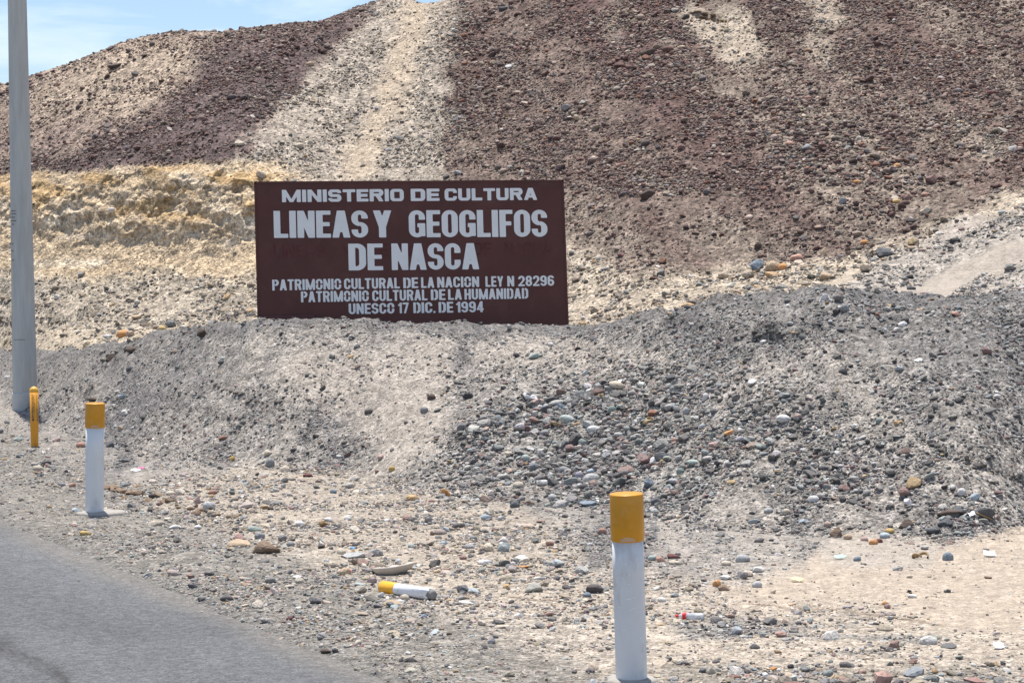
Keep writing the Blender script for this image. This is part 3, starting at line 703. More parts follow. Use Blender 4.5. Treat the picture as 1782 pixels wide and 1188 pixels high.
# ================================================================== LETTERS
def half(ax, ay, bx, by):            # signed distance-like value, negative to the left of a->b
    l = math.hypot(bx - ax, by - ay)
    return lambda x, y: ((x - ax) * (by - ay) - (y - ay) * (bx - ax)) / l
def quad(*p):                        # convex, any winding
    ar = sum(p[i][0] * p[(i + 1) % len(p)][1] - p[(i + 1) % len(p)][0] * p[i][1] for i in range(len(p)))
    if ar < 0: p = p[::-1]
    hs = [half(*p[i], *p[(i + 1) % len(p)]) for i in range(len(p))]
    return lambda x, y: max(h(x, y) for h in hs)
def box(x0, y0, x1, y1): return lambda x, y: max(x0 - x, x - x1, y0 - y, y - y1)
def rr(x0, y0, x1, y1, r):
    cx, cy, hx, hy = (x0 + x1) / 2, (y0 + y1) / 2, (x1 - x0) / 2, (y1 - y0) / 2; r = min(r, hx, hy)
    def f(x, y):
        qx, qy = abs(x - cx) - hx + r, abs(y - cy) - hy + r
        return math.hypot(max(qx, 0), max(qy, 0)) + min(max(qx, qy), 0) - r
    return f
def U_(*f): return lambda x, y: min(g(x, y) for g in f)
def SUB(a, *b): return lambda x, y: max(a(x, y), *[-g(x, y) for g in b])
def glyph(ch, w, a, b, sten):
    """one letter one unit high, w wide, a = stem, b = bar; negative inside"""
    r = min(w * 0.5, 0.30)
    ring = lambda x0, y0, x1, y1, q=r: SUB(rr(x0, y0, x1, y1, q), rr(x0 + a, y0 + b, x1 - a, y1 - b, max(q - a * 0.8, 0.03)))
    I = box(0, 0, a, 1); g = 0.035
    if ch == 'I': return box(0, 0, w, 1)
    if ch == 'L': return U_(I, box(0, 0, w, b))
    if ch == 'E': return U_(I, box(0, 0, w, b), box(0, 1 - b, w, 1), box(0, 0.5 - b / 2, w * 0.93, 0.5 + b / 2))
    if ch == 'F': return U_(I, box(0, 1 - b, w, 1), box(0, 0.5 - b / 2, w * 0.9, 0.5 + b / 2))
    if ch == 'T': return U_(box(0, 1 - b, w, 1), box(w / 2 - a / 2, 0, w / 2 + a / 2, 1))
    if ch == 'H': return U_(I, box(w - a, 0, w, 1), box(0, 0.5 - b / 2, w, 0.5 + b / 2))
    if ch == 'N': return U_(I, box(w - a, 0, w, 1), quad((0, 1), (a, 1), (w, 0), (w - a, 0)))
    if ch == 'M': return U_(I, box(w - a, 0, w, 1), quad((0, 1), (a, 1), (w / 2 + a * .45, 0), (w / 2 - a * .45, 0)), quad((w, 1), (w - a, 1), (w / 2 - a * .45, 0), (w / 2 + a * .45, 0)))
    if ch == 'A':
        t = a * 0.6
        return U_(quad((0, 0), (a, 0), (w / 2 + t, 1), (w / 2 - t, 1)), quad((w, 0), (w - a, 0), (w / 2 - t, 1), (w / 2 + t, 1)), box(w * .2, .2, w * .8, .2 + b * .9))
    if ch == 'Y': return U_(box(w / 2 - a / 2, 0, w / 2 + a / 2, .46), quad((0, 1), (a, 1), (w / 2 + a / 2, .38), (w / 2 - a / 2, .38)), quad((w, 1), (w - a, 1), (w / 2 - a / 2, .38), (w / 2 + a / 2, .38)))
    if ch == 'O':
        f = ring(0, 0, w, 1); return SUB(f, box(w * .5, .46, w + 1, .56), box(-1, .46, a * .6, .56)) if sten else f
    if ch == 'C': return SUB(ring(0, 0, w, 1), box(w * .5, .37, w + 1, .63))
    if ch == 'G': return U_(SUB(ring(0, 0, w, 1), box(w * .5, .37, w + 1, .65)), box(w - a * .85, .04, w, .52), box(w * .52, .52 - b, w, .52))
    if ch == 'U': return lambda x, y, o=rr(0, 0, w, 2, r), i=rr(a, b, w - a, 2, max(r - a * .8, .03)): max(o(x, y), -i(x, y), y - 1)
    if ch == 'D':
        f = lambda x, y, o=rr(-1, 0, w, 1, r), i=rr(-1, b, w - a, 1 - b, max(r - a * .8, .03)): max(o(x, y), -max(i(x, y), a - x), -x)
        return SUB(f, box(a, -1, a + g * 1.4, 2)) if sten else f
    if ch in 'PR':
        P = lambda x, y, o=rr(-1, .42, w, 1, r * .95), i=rr(-1, .42 + b, w - a, 1 - b, .1): max(o(x, y), -max(i(x, y), a - x), -x)
        f = U_(I, P)
        if ch == 'R': f = U_(I, P, quad((w * .42, .46), (w * .42 + a * 1.1, .5), (w, 0), (w - a * 1.08, 0)))
        return SUB(f, box(a, .41, a + g * 1.2, 1.2)) if sten and ch == 'P' else f
    if ch == 'S': return U_(SUB(ring(0, .5 - b / 2, w, 1), box(w / 2, 0, w + 1, .70)), SUB(ring(0, 0, w, .5 + b / 2), box(-1, .30, w / 2, 1)))
    if ch == '1': return U_(box(w - a, 0, w, 1), quad((0, .66), (0, .80), (w - a * .4, 1), (w - a * .4, .78)))
    if ch == '2': return U_(SUB(ring(0, .38, w, 1), box(-1, 0, w / 2, .68), box(-1, 0, w + 1, .55)), quad((w, .56), (w - a, .56), (0, b * .5), (a * .9, b * .5)), box(0, 0, w, b), )
    if ch == '4': return U_(box(w * .5, 0, w * .5 + a, 1), box(0, .2, w, .2 + b * .9), quad((0, .25), (a * .9, .25), (w * .5 + a * .5, 1), (w * .5, 1)))
    if ch in '69':
        f = U_(ring(0, 0, w, .63), SUB(ring(0, 0, w, 1), box(w / 2, 0, w + 1, .74)))
        return f if ch == '6' else (lambda x, y: f(w - x, 1 - y))
    if ch == '7': return U_(box(0, 1 - b, w, 1), quad((w, 1 - b * .5), (w - a, 1 - b * .5), (w * .18, 0), (w * .18 + a, 0)))
    if ch == '8': return U_(ring(w * .03, .5 - b / 2, w * .97, 1), ring(0, 0, w, .5 + b / 2))
    if ch == '.': return box(0, 0, w, b)
    return box(0, 0, w, 1)
_gc = {}
def glyph_mesh(ch, w, a, b, sten, cell):
    key = (ch, w, a, b, sten, cell)
    if key in _gc: return _gc[key]
    f = glyph(ch, w, a, b, sten); m = 0.012
    nx, ny = max(3, int(math.ceil((w + 2 * m) / cell))), int(math.ceil((1 + 2 * m) / cell))
    xs = [-m + (w + 2 * m) * i / nx for i in range(nx + 1)]; ys = [-m + (1 + 2 * m) * j / ny for j in range(ny + 1)]
    val = [[f(x, y) for y in ys] for x in xs]
    polys = []
    for i in range(nx):
        j = 0
        while j < ny:
            c = [(xs[i], ys[j], val[i][j]), (xs[i + 1], ys[j], val[i + 1][j]), (xs[i + 1], ys[j + 1], val[i + 1][j + 1]), (xs[i], ys[j + 1], val[i][j + 1])]
            ins = [q[2] < 0 for q in c]
            if all(ins):
                j2 = j
                while j2 + 1 < ny and val[i][j2 + 2] < 0 and val[i + 1][j2 + 2] < 0: j2 += 1
                polys.append([(xs[i], ys[j]), (xs[i + 1], ys[j]), (xs[i + 1], ys[j2 + 1]), (xs[i], ys[j2 + 1])]); j = j2 + 1; continue
            if any(ins):
                pl = []
                for k in range(4):
                    p, q = c[k], c[(k + 1) % 4]
                    if p[2] < 0: pl.append((p[0], p[1]))
                    if (p[2] < 0) != (q[2] < 0):
                        t = p[2] / (p[2] - q[2]); pl.append((p[0] + (q[0] - p[0]) * t, p[1] + (q[1] - p[1]) * t))
                if len(pl) > 2: polys.append(pl)
            j += 1
    _gc[key] = polys; return polys
WID = {'I': None, 'M': 1.42, 'N': 1.05, 'A': 1.08, 'L': .86, 'E': .88, 'F': .84, 'T': .95, 'Y': 1.02, '1': .62, '.': .3, '4': 1.02, 'R': 1.04, 'G': 1.04, 'O': 1.03}
def text_mesh(words, y_left, y_right, xl, xr, W, a, b, plane, off, sten=False, cell=0.035, gap=0.10, lean=0.025):
    """words = [(text, x0, x1)] in view units; y_* = (cap top, baseline) at the two ends"""
    V, Fc = [], []
    for txt, x0, x1 in words:
        ws = [a if c == 'I' else WID.get(c, 1.0) * W for c in txt]
        tot = sum(ws) + gap * W * (len(txt) - 1); sc = (x1 - x0) / tot; pen = x0
        for c, w in zip(txt, ws):
            for pl in glyph_mesh(c, w, a, b, sten, cell):
                ids = []
                for gx_, gy_ in pl:
                    px = pen + gx_ * sc; t = (px - xl) / (xr - xl)
                    top = y_left[0] + t * (y_right[0] - y_left[0]); base = y_left[1] + t * (y_right[1] - y_left[1])
                    ids.append(len(V)); p = on_plane(px - lean * gy_ * (base - top), base + gy_ * (top - base), *plane)
                    V.append(p - plane[1] * off)
                Fc.append(ids)
            pen += (w + gap * W) * sc
    return mesh_from('lettering', V, Fc)

# ================================================================== SIGN
SD = 26.2
TL, TR = at_depth(442, 316, SD), at_depth(981, 313, SD)
BR = at_depth(990.5, 590, SD)
BR = at_depth(981 + (590 - 313) * 0.0355, 590, SD); BL = at_depth(442 + (590 - 316) * 0.025, 590, SD)
nrm = (TR - TL).cross(BL - TL).normalized()
if nrm.y < 0: nrm = -nrm                       # points away from the camera
BROWN_P = paint_mat('sign_brown_paint', (0.086, 0.028, 0.024), 0.5, 0.22, 1.6, 0.35, dirt=(0.13, 0.065, 0.055), dirt_amt=0.35, dscale=2.6)
LETTER_P = paint_mat('sign_white_paint', (0.75, 0.76, 0.76), 0.6, 0.05, 6.0, 0.3)
GHOST_P = paint_mat('sign_old_lettering', (0.105, 0.038, 0.036), 0.6, 0.25, 9.0, 0.2, dirt=(0.08, 0.024, 0.022), dirt_amt=1.0, dscale=3.0)
STEEL_P = paint_mat('sign_steel', (0.10, 0.06, 0.05), 0.6, 0.2, 5.0)
base_z = min(hit(700, 566)[0].z, 1.3) - 0.9
sign = empty('road_sign', ((TL.x + TR.x) / 2, SD, base_z))
tag(sign, 'large brown information sign with white Spanish lettering standing behind the gravel bank', 'sign')
def slab(name, pts, thick, mat, parent, n=nrm):
    """flat panel: front outline pts, thickness along n"""
    k = len(pts); V = [Vector(p) for p in pts] + [Vector(p) + n * thick for p in pts]
    Fc = [tuple(range(k)), tuple(reversed(range(k, 2 * k)))] + [(i, k + i, k + (i + 1) % k, (i + 1) % k) for i in range(k)]
    me = mesh_from(name, V, Fc); bm = bmesh.new(); bm.from_mesh(me); bmesh.ops.recalc_face_normals(bm, faces=bm.faces); bm.to_mesh(me); bm.free()
    return link(name, me, mat, parent, smooth=False)
plane = (TL, nrm)
def OP(u, v): return on_plane(u, v, *plane)
# outline with slightly uneven edges
out = [TL, OP(560, 315.2), OP(700, 314.8), OP(840, 313.6), TR, OP(983.4, 380), OP(986, 470), BR, BL, OP(446, 480), OP(443.8, 400)]
board = slab('board', out, 0.02, BROWN_P, sign)
lw = 3.2
for (p, q, nm) in (((442, 316), (981, 313), 'top'), ((981, 313), (990.8, 590), 'right'), ((442, 316), (448.9, 590), 'left')):
    dx, dy = q[0] - p[0], q[1] - p[1]; l = math.hypot(dx, dy); nx_, ny_ = -dy / l * lw, dx / l * lw
    if nm == 'right': pass
    if nm == 'left': nx_, ny_ = -nx_, -ny_
    pts = [OP(*p), OP(*q), OP(q[0] + nx_, q[1] + ny_), OP(p[0] + nx_, p[1] + ny_)]
    slab('edge_fold', [a_ - nrm * 0.008 for a_ in pts], 0.007, BROWN_P, sign)
for u_ in (520, 905):                                    # posts and rails behind the board
    a_ = OP(u_, 330) + nrm * 0.07; b_ = Vector((a_.x, a_.y, base_z - 0.3))
    me = lathe([(0, 0.045), (1, 0.045)], b_, a_, 12); link('post', me, STEEL_P, sign)
for v_ in (345, 520):
    me = lathe([(0, 0.022), (1, 0.022)], OP(450, v_) + nrm * 0.045, OP(975, v_) + nrm * 0.045, 8); link('rail', me, STEEL_P, sign)
# crease and loose strip at the foot
slab('loose_strip', [OP(452, 549) - nrm * 0.02, OP(548, 547) - nrm * 0.02, OP(549, 555) - nrm * 0.035, OP(452, 558) - nrm * 0.03], 0.004, BROWN_P, sign)
LN = dict(plane=plane, off=0.004)
def put(words, yl, yr, W, a, b, mat=LETTER_P, name='lettering', **kw):
    lab = kw.pop('label', None)
    me = text_mesh(words, yl, yr, words[0][1], words[-1][2], W, a, b, plane=plane, off=kw.pop('off', 0.004), **kw)
    o = link(name, me, mat, sign, smooth=False)
    if lab: o['label'] = lab
    return o
put([('MINISTERIO', 491, 703), ('DE', 715, 765), ('CULTURA', 774, 935)], (330.5, 352), (327, 348), 1.10, 0.34, 0.235, cell=0.045, label='first line of lettering reading MINISTERIO DE CULTURA')
put([('LINEAS', 477, 641), ('Y', 650, 682), ('GEOGLIFOS', 712, 953)], (367, 414), (365, 412), 0.54, 0.215, 0.15, cell=0.026, gap=0.085, label='line of tall lettering reading LINEAS Y GEOGLIFOS')
put([('DE', 607, 667), ('NASCA', 682, 834)], (424, 470.5), (423, 468.5), 0.55, 0.215, 0.15, cell=0.026, gap=0.085, label='line of tall lettering reading DE NASCA')
put([('PATRIMONIO', 474, 594), ('CULTURAL', 599, 696), ('DE', 702, 728), ('LA', 733, 756), ('NACION', 761, 834), ('LEY', 845, 876), ('N', 883, 895), ('28296', 902, 964.5)],
    (486.5, 505.5), (479, 497), 0.56, 0.20, 0.17, sten=True, cell=0.05, gap=0.12, label='small stencilled line reading PATRIMONIO CULTURAL DE LA NACION LEY N 28296')
put([('PATRIMONIO', 524, 642), ('CULTURAL', 648, 744), ('DE', 750, 775.5), ('LA', 780, 804), ('HUMANIDAD', 808.5, 919.5)],
    (507, 526), (501, 519.5), 0.56, 0.20, 0.17, sten=True, cell=0.05, gap=0.12, label='small stencilled line reading PATRIMONIO CULTURAL DE LA HUMANIDAD')
put([('UNESCO', 607, 686.5), ('17', 693, 711.5), ('DIC.', 719.5, 758), ('DE', 763.5, 789), ('1994', 794, 842)],
    (528, 546.5), (524, 543), 0.56, 0.20, 0.17, sten=True, cell=0.05, gap=0.12, label='last stencilled line reading UNESCO 17 DIC. DE 1994')
put([('LINEAS', 476, 566), ('Y', 594, 612), ('GEOGLIFOS', 640, 800), ('DE', 824, 856), ('NASCA', 878, 960)], (425, 449), (421, 443), 0.9, 0.24, 0.2, mat=GHOST_P, off=0.0018, cell=0.07, name='faded_lettering', label='older lettering showing faintly through the brown paint')

# ================================================================== POLE, MARKER, BOLLARDS
CONC = paint_mat('pole_concrete', (0.47, 0.475, 0.45), 0.8, 0.14, 5.0, 0.25, dirt=(0.34, 0.335, 0.31), dirt_amt=0.6, dscale=2.2, stretch=(3, 3, 0.35))
pb, _ = hit(43, 716); pb = at_z(44, 716, 0.0)
ptop = at_depth(30.0, 0, pb.y); axis = (ptop - pb); s_ = 9.4 / axis.z
top = pb + axis * s_
pole = empty('utility_pole', pb); tag(pole, 'tall tapered grey concrete pole standing at the left edge beside the yellow marker', 'utility pole')
r0, r5 = 42.5 / 2 * pb.y / F, 32 / 2 * pb.y / F
rt_ = r0 + (r5 - r0) * s_
link('shaft', lathe([(-0.06, r0 * 1.01), (0, r0 * 1.01), (0.25, r0 + (rt_ - r0) * .25), (0.5, r0 + (rt_ - r0) * .5), (0.75, r0 + (rt_ - r0) * .75), (1, rt_)], pb, top, 40), CONC, pole)
PALEC = paint_mat('lime_wash', (0.50, 0.50, 0.48), 0.85, 0.15, 6.0, 0.2, dirt=(0.3, 0.28, 0.25), dirt_amt=0.7, dscale=6)
link('top_cap', lathe([(0, rt_ * 1.05), (0.6, rt_ * 1.05), (1, rt_ * 0.3)], top, top + Vector((0, 0, 0.08)), 32), PALEC, pole)
link('foot_collar', lathe([(-0.2, r0 * 1.05), (0.0, r0 * 1.05), (0.85, r0 * 1.04), (1, r0 * 1.01)], pb, pb + axis.normalized() * 0.26, 40), PALEC, pole)
INK = paint_mat('faded_black_ink', (0.05, 0.05, 0.05), 0.7, 0.3, 20)
def decal_on_cyl(name, c0, c1, rad, tmin, tmax, a0, a1, mat, parent, n=8, lift=0.002, hump=False):
    """a printed patch hugging a post: t along the axis, angle 0 faces the camera"""
    ax = (c1 - c0); nn = ax.normalized(); to = Vector((-c0.x, -c0.y, 0)).normalized(); side = nn.cross(to).normalized(); to = side.cross(nn).normalized()
    V, Fc = [], []
    for j in (0, 1):
        for i in range(n + 1):
            t = tmin if j == 0 else tmax if not hump else tmin + (tmax - tmin) * (0.06 + 0.94 * max(0, math.sin(math.pi * i / n)) ** .6)
            a = a0 + (a1 - a0) * i / n
            V.append(c0 + ax * t + (to * math.cos(a) + side * math.sin(a)) * ((rad(t) if callable(rad) else rad) + lift))
    for i in range(n): Fc.append((i, i + 1, n + 2 + i, n + 1 + i))
    return mesh_from(name, V, Fc)
# worn stencil marks on the pole at head height
def join_meshes(name, ms):
    bm = bmesh.new()
    for m in ms: bm.from_mesh(m)
    me = bpy.data.meshes.new(name); bm.to_mesh(me); bm.free(); return me
ms = []
prad = lambda t: r0 + (r5 - r0) * t
for (v_, a0, a1) in ((367, -1.15, -.55), (372, -1.1, -.5), (378, -1.15, -.62), (384, -1.2, -.5), (390, -1.1, -.7), (424, -1.15, -.85), (436, -1.2, -.8), (452, -1.1, -.8), (590, -1.0, .1)):
    t = (716 - v_) / 716
    ms.append(decal_on_cyl('m', pb, ptop, prad, t, t + (0.0028 if v_ != 590 else 0.0016), a0, a1, INK, pole))
MARKP = paint_mat('worn_mark', (0.17, 0.175, 0.17), 0.8, 0.3, 20)
link('worn_marks', join_meshes('marks', ms), MARKP, pole, smooth=False)['kind'] = 'stuff'

# yellow marker
YEL = paint_mat('marker_yellow', (0.72, 0.33, 0.035), 0.45, 0.08, 6.0, 0.4, dirt=(0.45, 0.22, 0.05), dirt_amt=0.5, dscale=9)
YEL2 = paint_mat('marker_cap_yellow', (0.80, 0.42, 0.06), 0.4, 0.05, 6.0)
mb = at_z(60.5, 781, 0.0); mt = at_depth(58.8, 672, mb.y); mr = 7.2 * mb.y / F
marker = empty('marker_post', mb); tag(marker, 'slim yellow round-topped cable marker post in front of the concrete pole', 'marker post')
L_ = (mt - mb).length
link('tube', lathe([(-.25, mr * 0.93), (.0, mr * .93), (.28, mr * .93), (.285, mr), (.93, mr)], mb, mt, 28), YEL, marker)
link('cap', lathe([(.905, mr * 1.07), (.93, mr * 1.09), (.955, mr * 1.0), (.975, mr * .82), (.99, mr * .5), (1.0, mr * .1)], mb, mt, 28), YEL2, marker)
ms = []
rr_ = random.Random(3)
for (a0, a1) in ((-.55, -.28), (-.16, .08), (.62, .88)):
    t = .50
    while t < .86:
        dt = rr_.uniform(.012, .024)
        ms.append(decal_on_cyl('m', mb, mt, mr, t, t + dt, a0 + rr_.uniform(0, .05), a1 - rr_.uniform(0, .08), INK, marker, n=3)); t += dt + .008
ms.append(decal_on_cyl('m', mb, mt, mr, .455, .49, -.5, -.05, INK, marker, n=3)); ms.append(decal_on_cyl('m', mb, mt, mr, .45, .485, .6, .85, INK, marker, n=3))
link('printed_warning', join_meshes('print', ms), INK, marker, smooth=False)['kind'] = 'stuff'

WHITE = paint_mat('bollard_white', (0.71, 0.72, 0.72), 0.5, 0.08, 5.0, 0.4, dirt=(0.42, 0.40, 0.37), dirt_amt=0.55, dscale=7, stretch=(1, 1, 0.5))
AMBER = paint_mat('bollard_amber_band', (0.60, 0.262, 0.006), 0.4, 0.15, 9.0, 0.5, dirt=(0.62, 0.36, 0.12), dirt_amt=0.35, dscale=11)
DARKIN = paint_mat('bollard_inside', (0.12, 0.11, 0.10), 0.9, 0.2)
SCUFF = paint_mat('bollard_scuff', (0.58, 0.36, 0.20), 0.6, 0.2, 20)
def bollard(u_top, v_top, u_bot, v_bot, wpx, band_px, label, zb=0.0):
    b0 = at_z(u_bot, v_bot, zb); t0_ = at_depth(u_top, v_top, b0.y - 0.02)
    d = b0.y; r = wpx / 2 * d / F; e = empty('bollard', b0)
    tag(e, label, 'bollard', 'white roadside bollards with amber tops')
    Lb = (t0_ - b0).length; tb = 1 - band_px * d / F / Lb
    ex = 0.006 / Lb
    link('shaft', lathe([(-.08, r), (0, r), (.3, r), (.6, r), (tb + .02, r)], b0, t0_, 48), WHITE, e)
    link('reflective_band', lathe([(tb, r * 1.0), (tb + ex * .5, r * 1.06), (tb + ex, r * 1.075), (1 - ex, r * 1.075), (1 - ex * .3, r * 1.06), (1, r * 1.0)], b0, t0_, 48, cap0=False), AMBER, e)
    sc = decal_on_cyl('scuff', b0, t0_, r * 1.075, tb + ex, tb + .03, -.5, .5, SCUFF, e, n=14, lift=0.0012, hump=True)
    link('worn_patch', sc, SCUFF, e, smooth=False)
    rr2 = random.Random(int(u_top)); ms = []
    for _ in range(26):
        t = rr2.uniform(.25, tb - .03); a0 = rr2.uniform(-1.1, 1.0)
        ms.append(decal_on_cyl('m', b0, t0_, r, t, t + rr2.uniform(.0015, .003), a0, a0 + rr2.uniform(.05, .28), SCUFF, e, n=2, lift=0.0008))
    link('scratches', join_meshes('scratches', ms), paint_mat('scratch_pale', (0.86, 0.86, 0.86), 0.5), e, smooth=False)['kind'] = 'stuff'
    return e, b0, r
e1_, b1_, r1_ = bollard(1090, 858, 1099.5, 1194, 55, 83, 'nearest white bollard with amber top, at the bottom edge right of centre')
e2_, b2_, r2_ = bollard(165.5, 701, 164.5, 899, 32, 43, 'farther white bollard with amber top, beside the road at the left')
def footing(parent, c, rx, ry, seed, skew=0.0):
    r = random.Random(seed); V = []; n = 40
    for lvl, (k, z) in enumerate(((1.0, -0.05), (1.0, 0.03), (0.93, 0.042), (0.3, 0.046))):
        rr3 = random.Random(seed)
        for i in range(n):
            a = 2 * math.pi * i / n; q = k * (1 + 0.10 * rr3.uniform(-1, 1))
            V.append((c.x + math.cos(a) * rx * q + skew, c.y + math.sin(a) * ry * q, z))
    Fc = []
    for l in range(3):
        for i in range(n): Fc.append((l * n + i, l * n + (i + 1) % n, (l + 1) * n + (i + 1) % n, (l + 1) * n + i))
    Fc.append(tuple(range(3 * n, 4 * n)))
    return link('concrete_footing', mesh_from('footing', V, Fc), paint_mat('footing_concrete', (0.36, 0.335, 0.30), 0.9, 0.15, 20, 0.2, dirt=(0.27, 0.235, 0.19), dirt_amt=0.9, dscale=14), parent)
footing(e1_, b1_, r1_ * 1.6, r1_ * 1.7, 4); footing(e2_, b2_, r2_ * 2.6, r2_ * 2.2, 5, 0.05)

# fallen broken post
p0_, _ = hit(667, 1030); p1_, _ = hit(757, 1041); fr = 10.8 * p0_.y / F
p0_ = p0_ + Vector((0, 0, fr * .9)); p1_ = p1_ + Vector((0, -0.03, fr * .82))
fall = empty('broken_post', p0_ - Vector((0, 0, fr))); tag(fall, 'short broken white post with yellow end lying on the gravel by the road', 'broken post')
YB = paint_mat('broken_post_yellow', (0.86, 0.43, 0.02), 0.4, 0.05, 10, 0.5)
WB = paint_mat('broken_post_white', (0.82, 0.82, 0.83), 0.45, 0.04, 8, 0.5, dirt=(0.35, 0.34, 0.33), dirt_amt=0.5, dscale=16)
link('yellow_end', lathe([(0, fr * .9), (.012, fr * 1.06), (.285, fr * 1.06), (.295, fr)], p0_, p1_, 32), YB, fall)
def broken_tube(p0, p1, ra, t0, t1, seg=32):
    ax = p1 - p0; n = ax.normalized(); a = n.orthogonal().normalized(); b = n.cross(a); V = []; Fc = []; r = random.Random(9)
    ends = [t1 + 0.05 * fbm(np.array(math.cos(i * .2) * 3.), np.array(math.sin(i * .2) * 3.), np.array(1.), 3) for i in range(seg)]
    for (row, q) in ((0, 1), (1, 1), (2, .8), (3, .8)):
        for k in range(seg):
            th = 2 * math.pi * k / seg; t = t0 if row == 0 else (ends[k] if row < 3 else t0 + .3)
            V.append(p0 + ax * float(t) + (a * math.cos(th) + b * math.sin(th)) * ra * q)
    for l in range(3):
        for k in range(seg): Fc.append((l * seg + k, l * seg + (k + 1) % seg, (l + 1) * seg + (k + 1) % seg, (l + 1) * seg + k))
    Fc.append(tuple(range(3 * seg, 4 * seg)))
    me = mesh_from('tube', V, Fc); bm = bmesh.new(); bm.from_mesh(me); bmesh.ops.recalc_face_normals(bm, faces=bm.faces); bm.to_mesh(me); bm.free(); return me
link('white_shaft', broken_tube(p0_, p1_, fr, .285, .93), WB, fall)
link('concrete_core', lathe([(.80, fr * .78), (.93, fr * .8), (.985, fr * .74), (1.0, fr * .55)], p0_, p1_, 24, wob=.08), paint_mat('core_concrete', (0.22, 0.21, 0.20), .9, .3, 30), fall)
ms = [];
for (t, a0, l) in ((.62, -.9, .3), (.70, -.7, .35), (.74, -.95, .25), (.80, -.5, .4), (.83, -.9, .3), (.87, -.2, .35), (.86, .3, .3)):
    pass
# broken bowl-like concrete ring behind it
def bowl():
    c, _ = hit(682, 996); c = c + Vector((0, 0, 0.035)); R0 = 38 * c.y / F; V = []; Fc = []
    prof = [(0.34, -0.42), (0.62, -0.34), (0.86, -0.12), (1.0, 0.06), (1.0, 0.13), (0.84, 0.13), (0.70, 0.0), (0.50, -0.2), (0.30, -0.3)]
    a0, a1, n = math.radians(-188), math.radians(42), 40
    for i in range(n + 1):
        a = a0 + (a1 - a0) * i / n; wv_ = 1 + 0.05 * math.sin(a * 3 + 1); taper = min(1, (i + .6) / 7, (n - i + .6) / 5)
        for (r, z) in prof:
            mid = 0.9; rr_2 = mid + (r - mid) * (0.25 + .75 * taper)
            V.append(Vector((c.x + math.cos(a) * R0 * rr_2 * wv_, c.y + math.sin(a) * R0 * rr_2 * 0.85 * wv_, c.z + R0 * (z * (0.3 + .7 * taper) + 0.10 * math.cos(a)))))
    m = len(prof)
    for i in range(n):
        for j in range(m): Fc.append((i * m + j, i * m + (j + 1) % m, (i + 1) * m + (j + 1) % m, (i + 1) * m + j))
    Fc.append(tuple(range(m))); Fc.append(tuple(range(n * m, (n + 1) * m)))
    me = mesh_from('bowl', V, Fc); bm = bmesh.new(); bm.from_mesh(me); bmesh.ops.recalc_face_normals(bm, faces=bm.faces); bm.to_mesh(me); bm.free()
    o = link('broken_ring', me, paint_mat('ring_concrete', (0.50, 0.44, 0.37), .9, .15, 14, .2)); tag(o, 'curved cream fragment of a broken ring just behind the fallen yellow ended post', 'fragment'); return o
bowl()

# bottle
def bottle():
    a, _ = hit(1176, 1074); b, _ = hit(1226, 1076)
    r = 6.2 * a.y / F; a = a + Vector((0, 0, r * .6)); b = b + Vector((0, 0, r * .8))
    e = empty('plastic_bottle', a - Vector((0, 0, r * .6))); tag(e, 'small clear plastic bottle with red cap and red label lying on the sand', 'bottle')
    m, t, bs = mat_new('clear_plastic'); bs.inputs['Base Color'].default_value = (0.9, 0.93, 0.96, 1); bs.inputs['Roughness'].default_value = 0.12
    bs.inputs['Transmission Weight'].default_value = 0.55; bs.inputs['IOR'].default_value = 1.3
    RED = paint_mat('bottle_red', (0.62, 0.02, 0.03), .35, .05, 10, .5)
    link('body', lathe([(.09, r * .32), (.14, r * .34), (.22, r * .7), (.30, r * .98), (.42, r), (.5, r * .86), (.58, r), (.70, r * .82), (.80, r * .98), (.93, r * .95), (.97, r * .8), (.975, r * .3)], a, b, 24, wob=.04), m, e)
    link('cap', lathe([(0, r * .4), (.015, r * .46), (.10, r * .46), (.105, r * .36)], a, b, 20), RED, e)
    link('label', lathe([(.26, r * 1.0), (.40, r * 1.06)], a, b, 24, False, False), RED, e)
bottle()

# litter
def shard(name, u, v, w, h, mat, label, cat, up_=0.3, seed=1, group=None):
    c, _ = hit(u, v); k = c.y / F; r = random.Random(seed); n = 9; V = []; hw = w / 2 * k
    for lvl in (0, 1):
        for i in range(n):
            a = 2 * math.pi * i / n; q = 1 + .35 * math.sin(a * 2 + seed) * .6 + .2 * math.sin(a * 5 + seed)
            x = math.cos(a) * hw * q; y = math.sin(a) * hw * .8 * q
            V.append(c + Vector((x, y, 0.006 + abs(math.sin(a * 1.5 + seed)) * h * k * up_ + y * .35 + hw * .2 + lvl * .003)))
    cc = len(V); V.append(c + Vector((0, 0, 0.006 + h * k * .2 + hw * .2))); V.append(c + Vector((0, 0, 0.009 + h * k * .2 + hw * .2)))
    Fc = [(i, cc, (i + 1) % n) for i in range(n)] + [(n + i, n + (i + 1) % n, cc + 1) for i in range(n)] + [(i, (i + 1) % n, n + (i + 1) % n, n + i) for i in range(n)]
    o = link(name, mesh_from(name, V, Fc), mat, smooth=False); tag(o, label, cat, group); return o
PW = paint_mat('litter_white', (0.80, 0.81, 0.82), .5, .05, 20); PPK = paint_mat('litter_pink', (0.75, 0.10, 0.30), .5, .05, 20)
PR_ = paint_mat('litter_red', (0.75, 0.05, 0.10), .5); PGN = paint_mat('litter_green', (0.35, 0.5, 0.42), .5); PBL = paint_mat('litter_blue', (0.05, 0.22, 0.42), .5); PYE = paint_mat('litter_yellow', (0.66, 0.58, 0.28), .5)
shard('wrapper', 246, 818, 9, 5, PPK, 'bright pink scrap of wrapper on the grey soil right of the farther bollard', 'litter', seed=1)
shard('wrapper', 236, 821, 15, 2, PW, 'thin pale strip of plastic lying against the pink scrap', 'litter', seed=2)
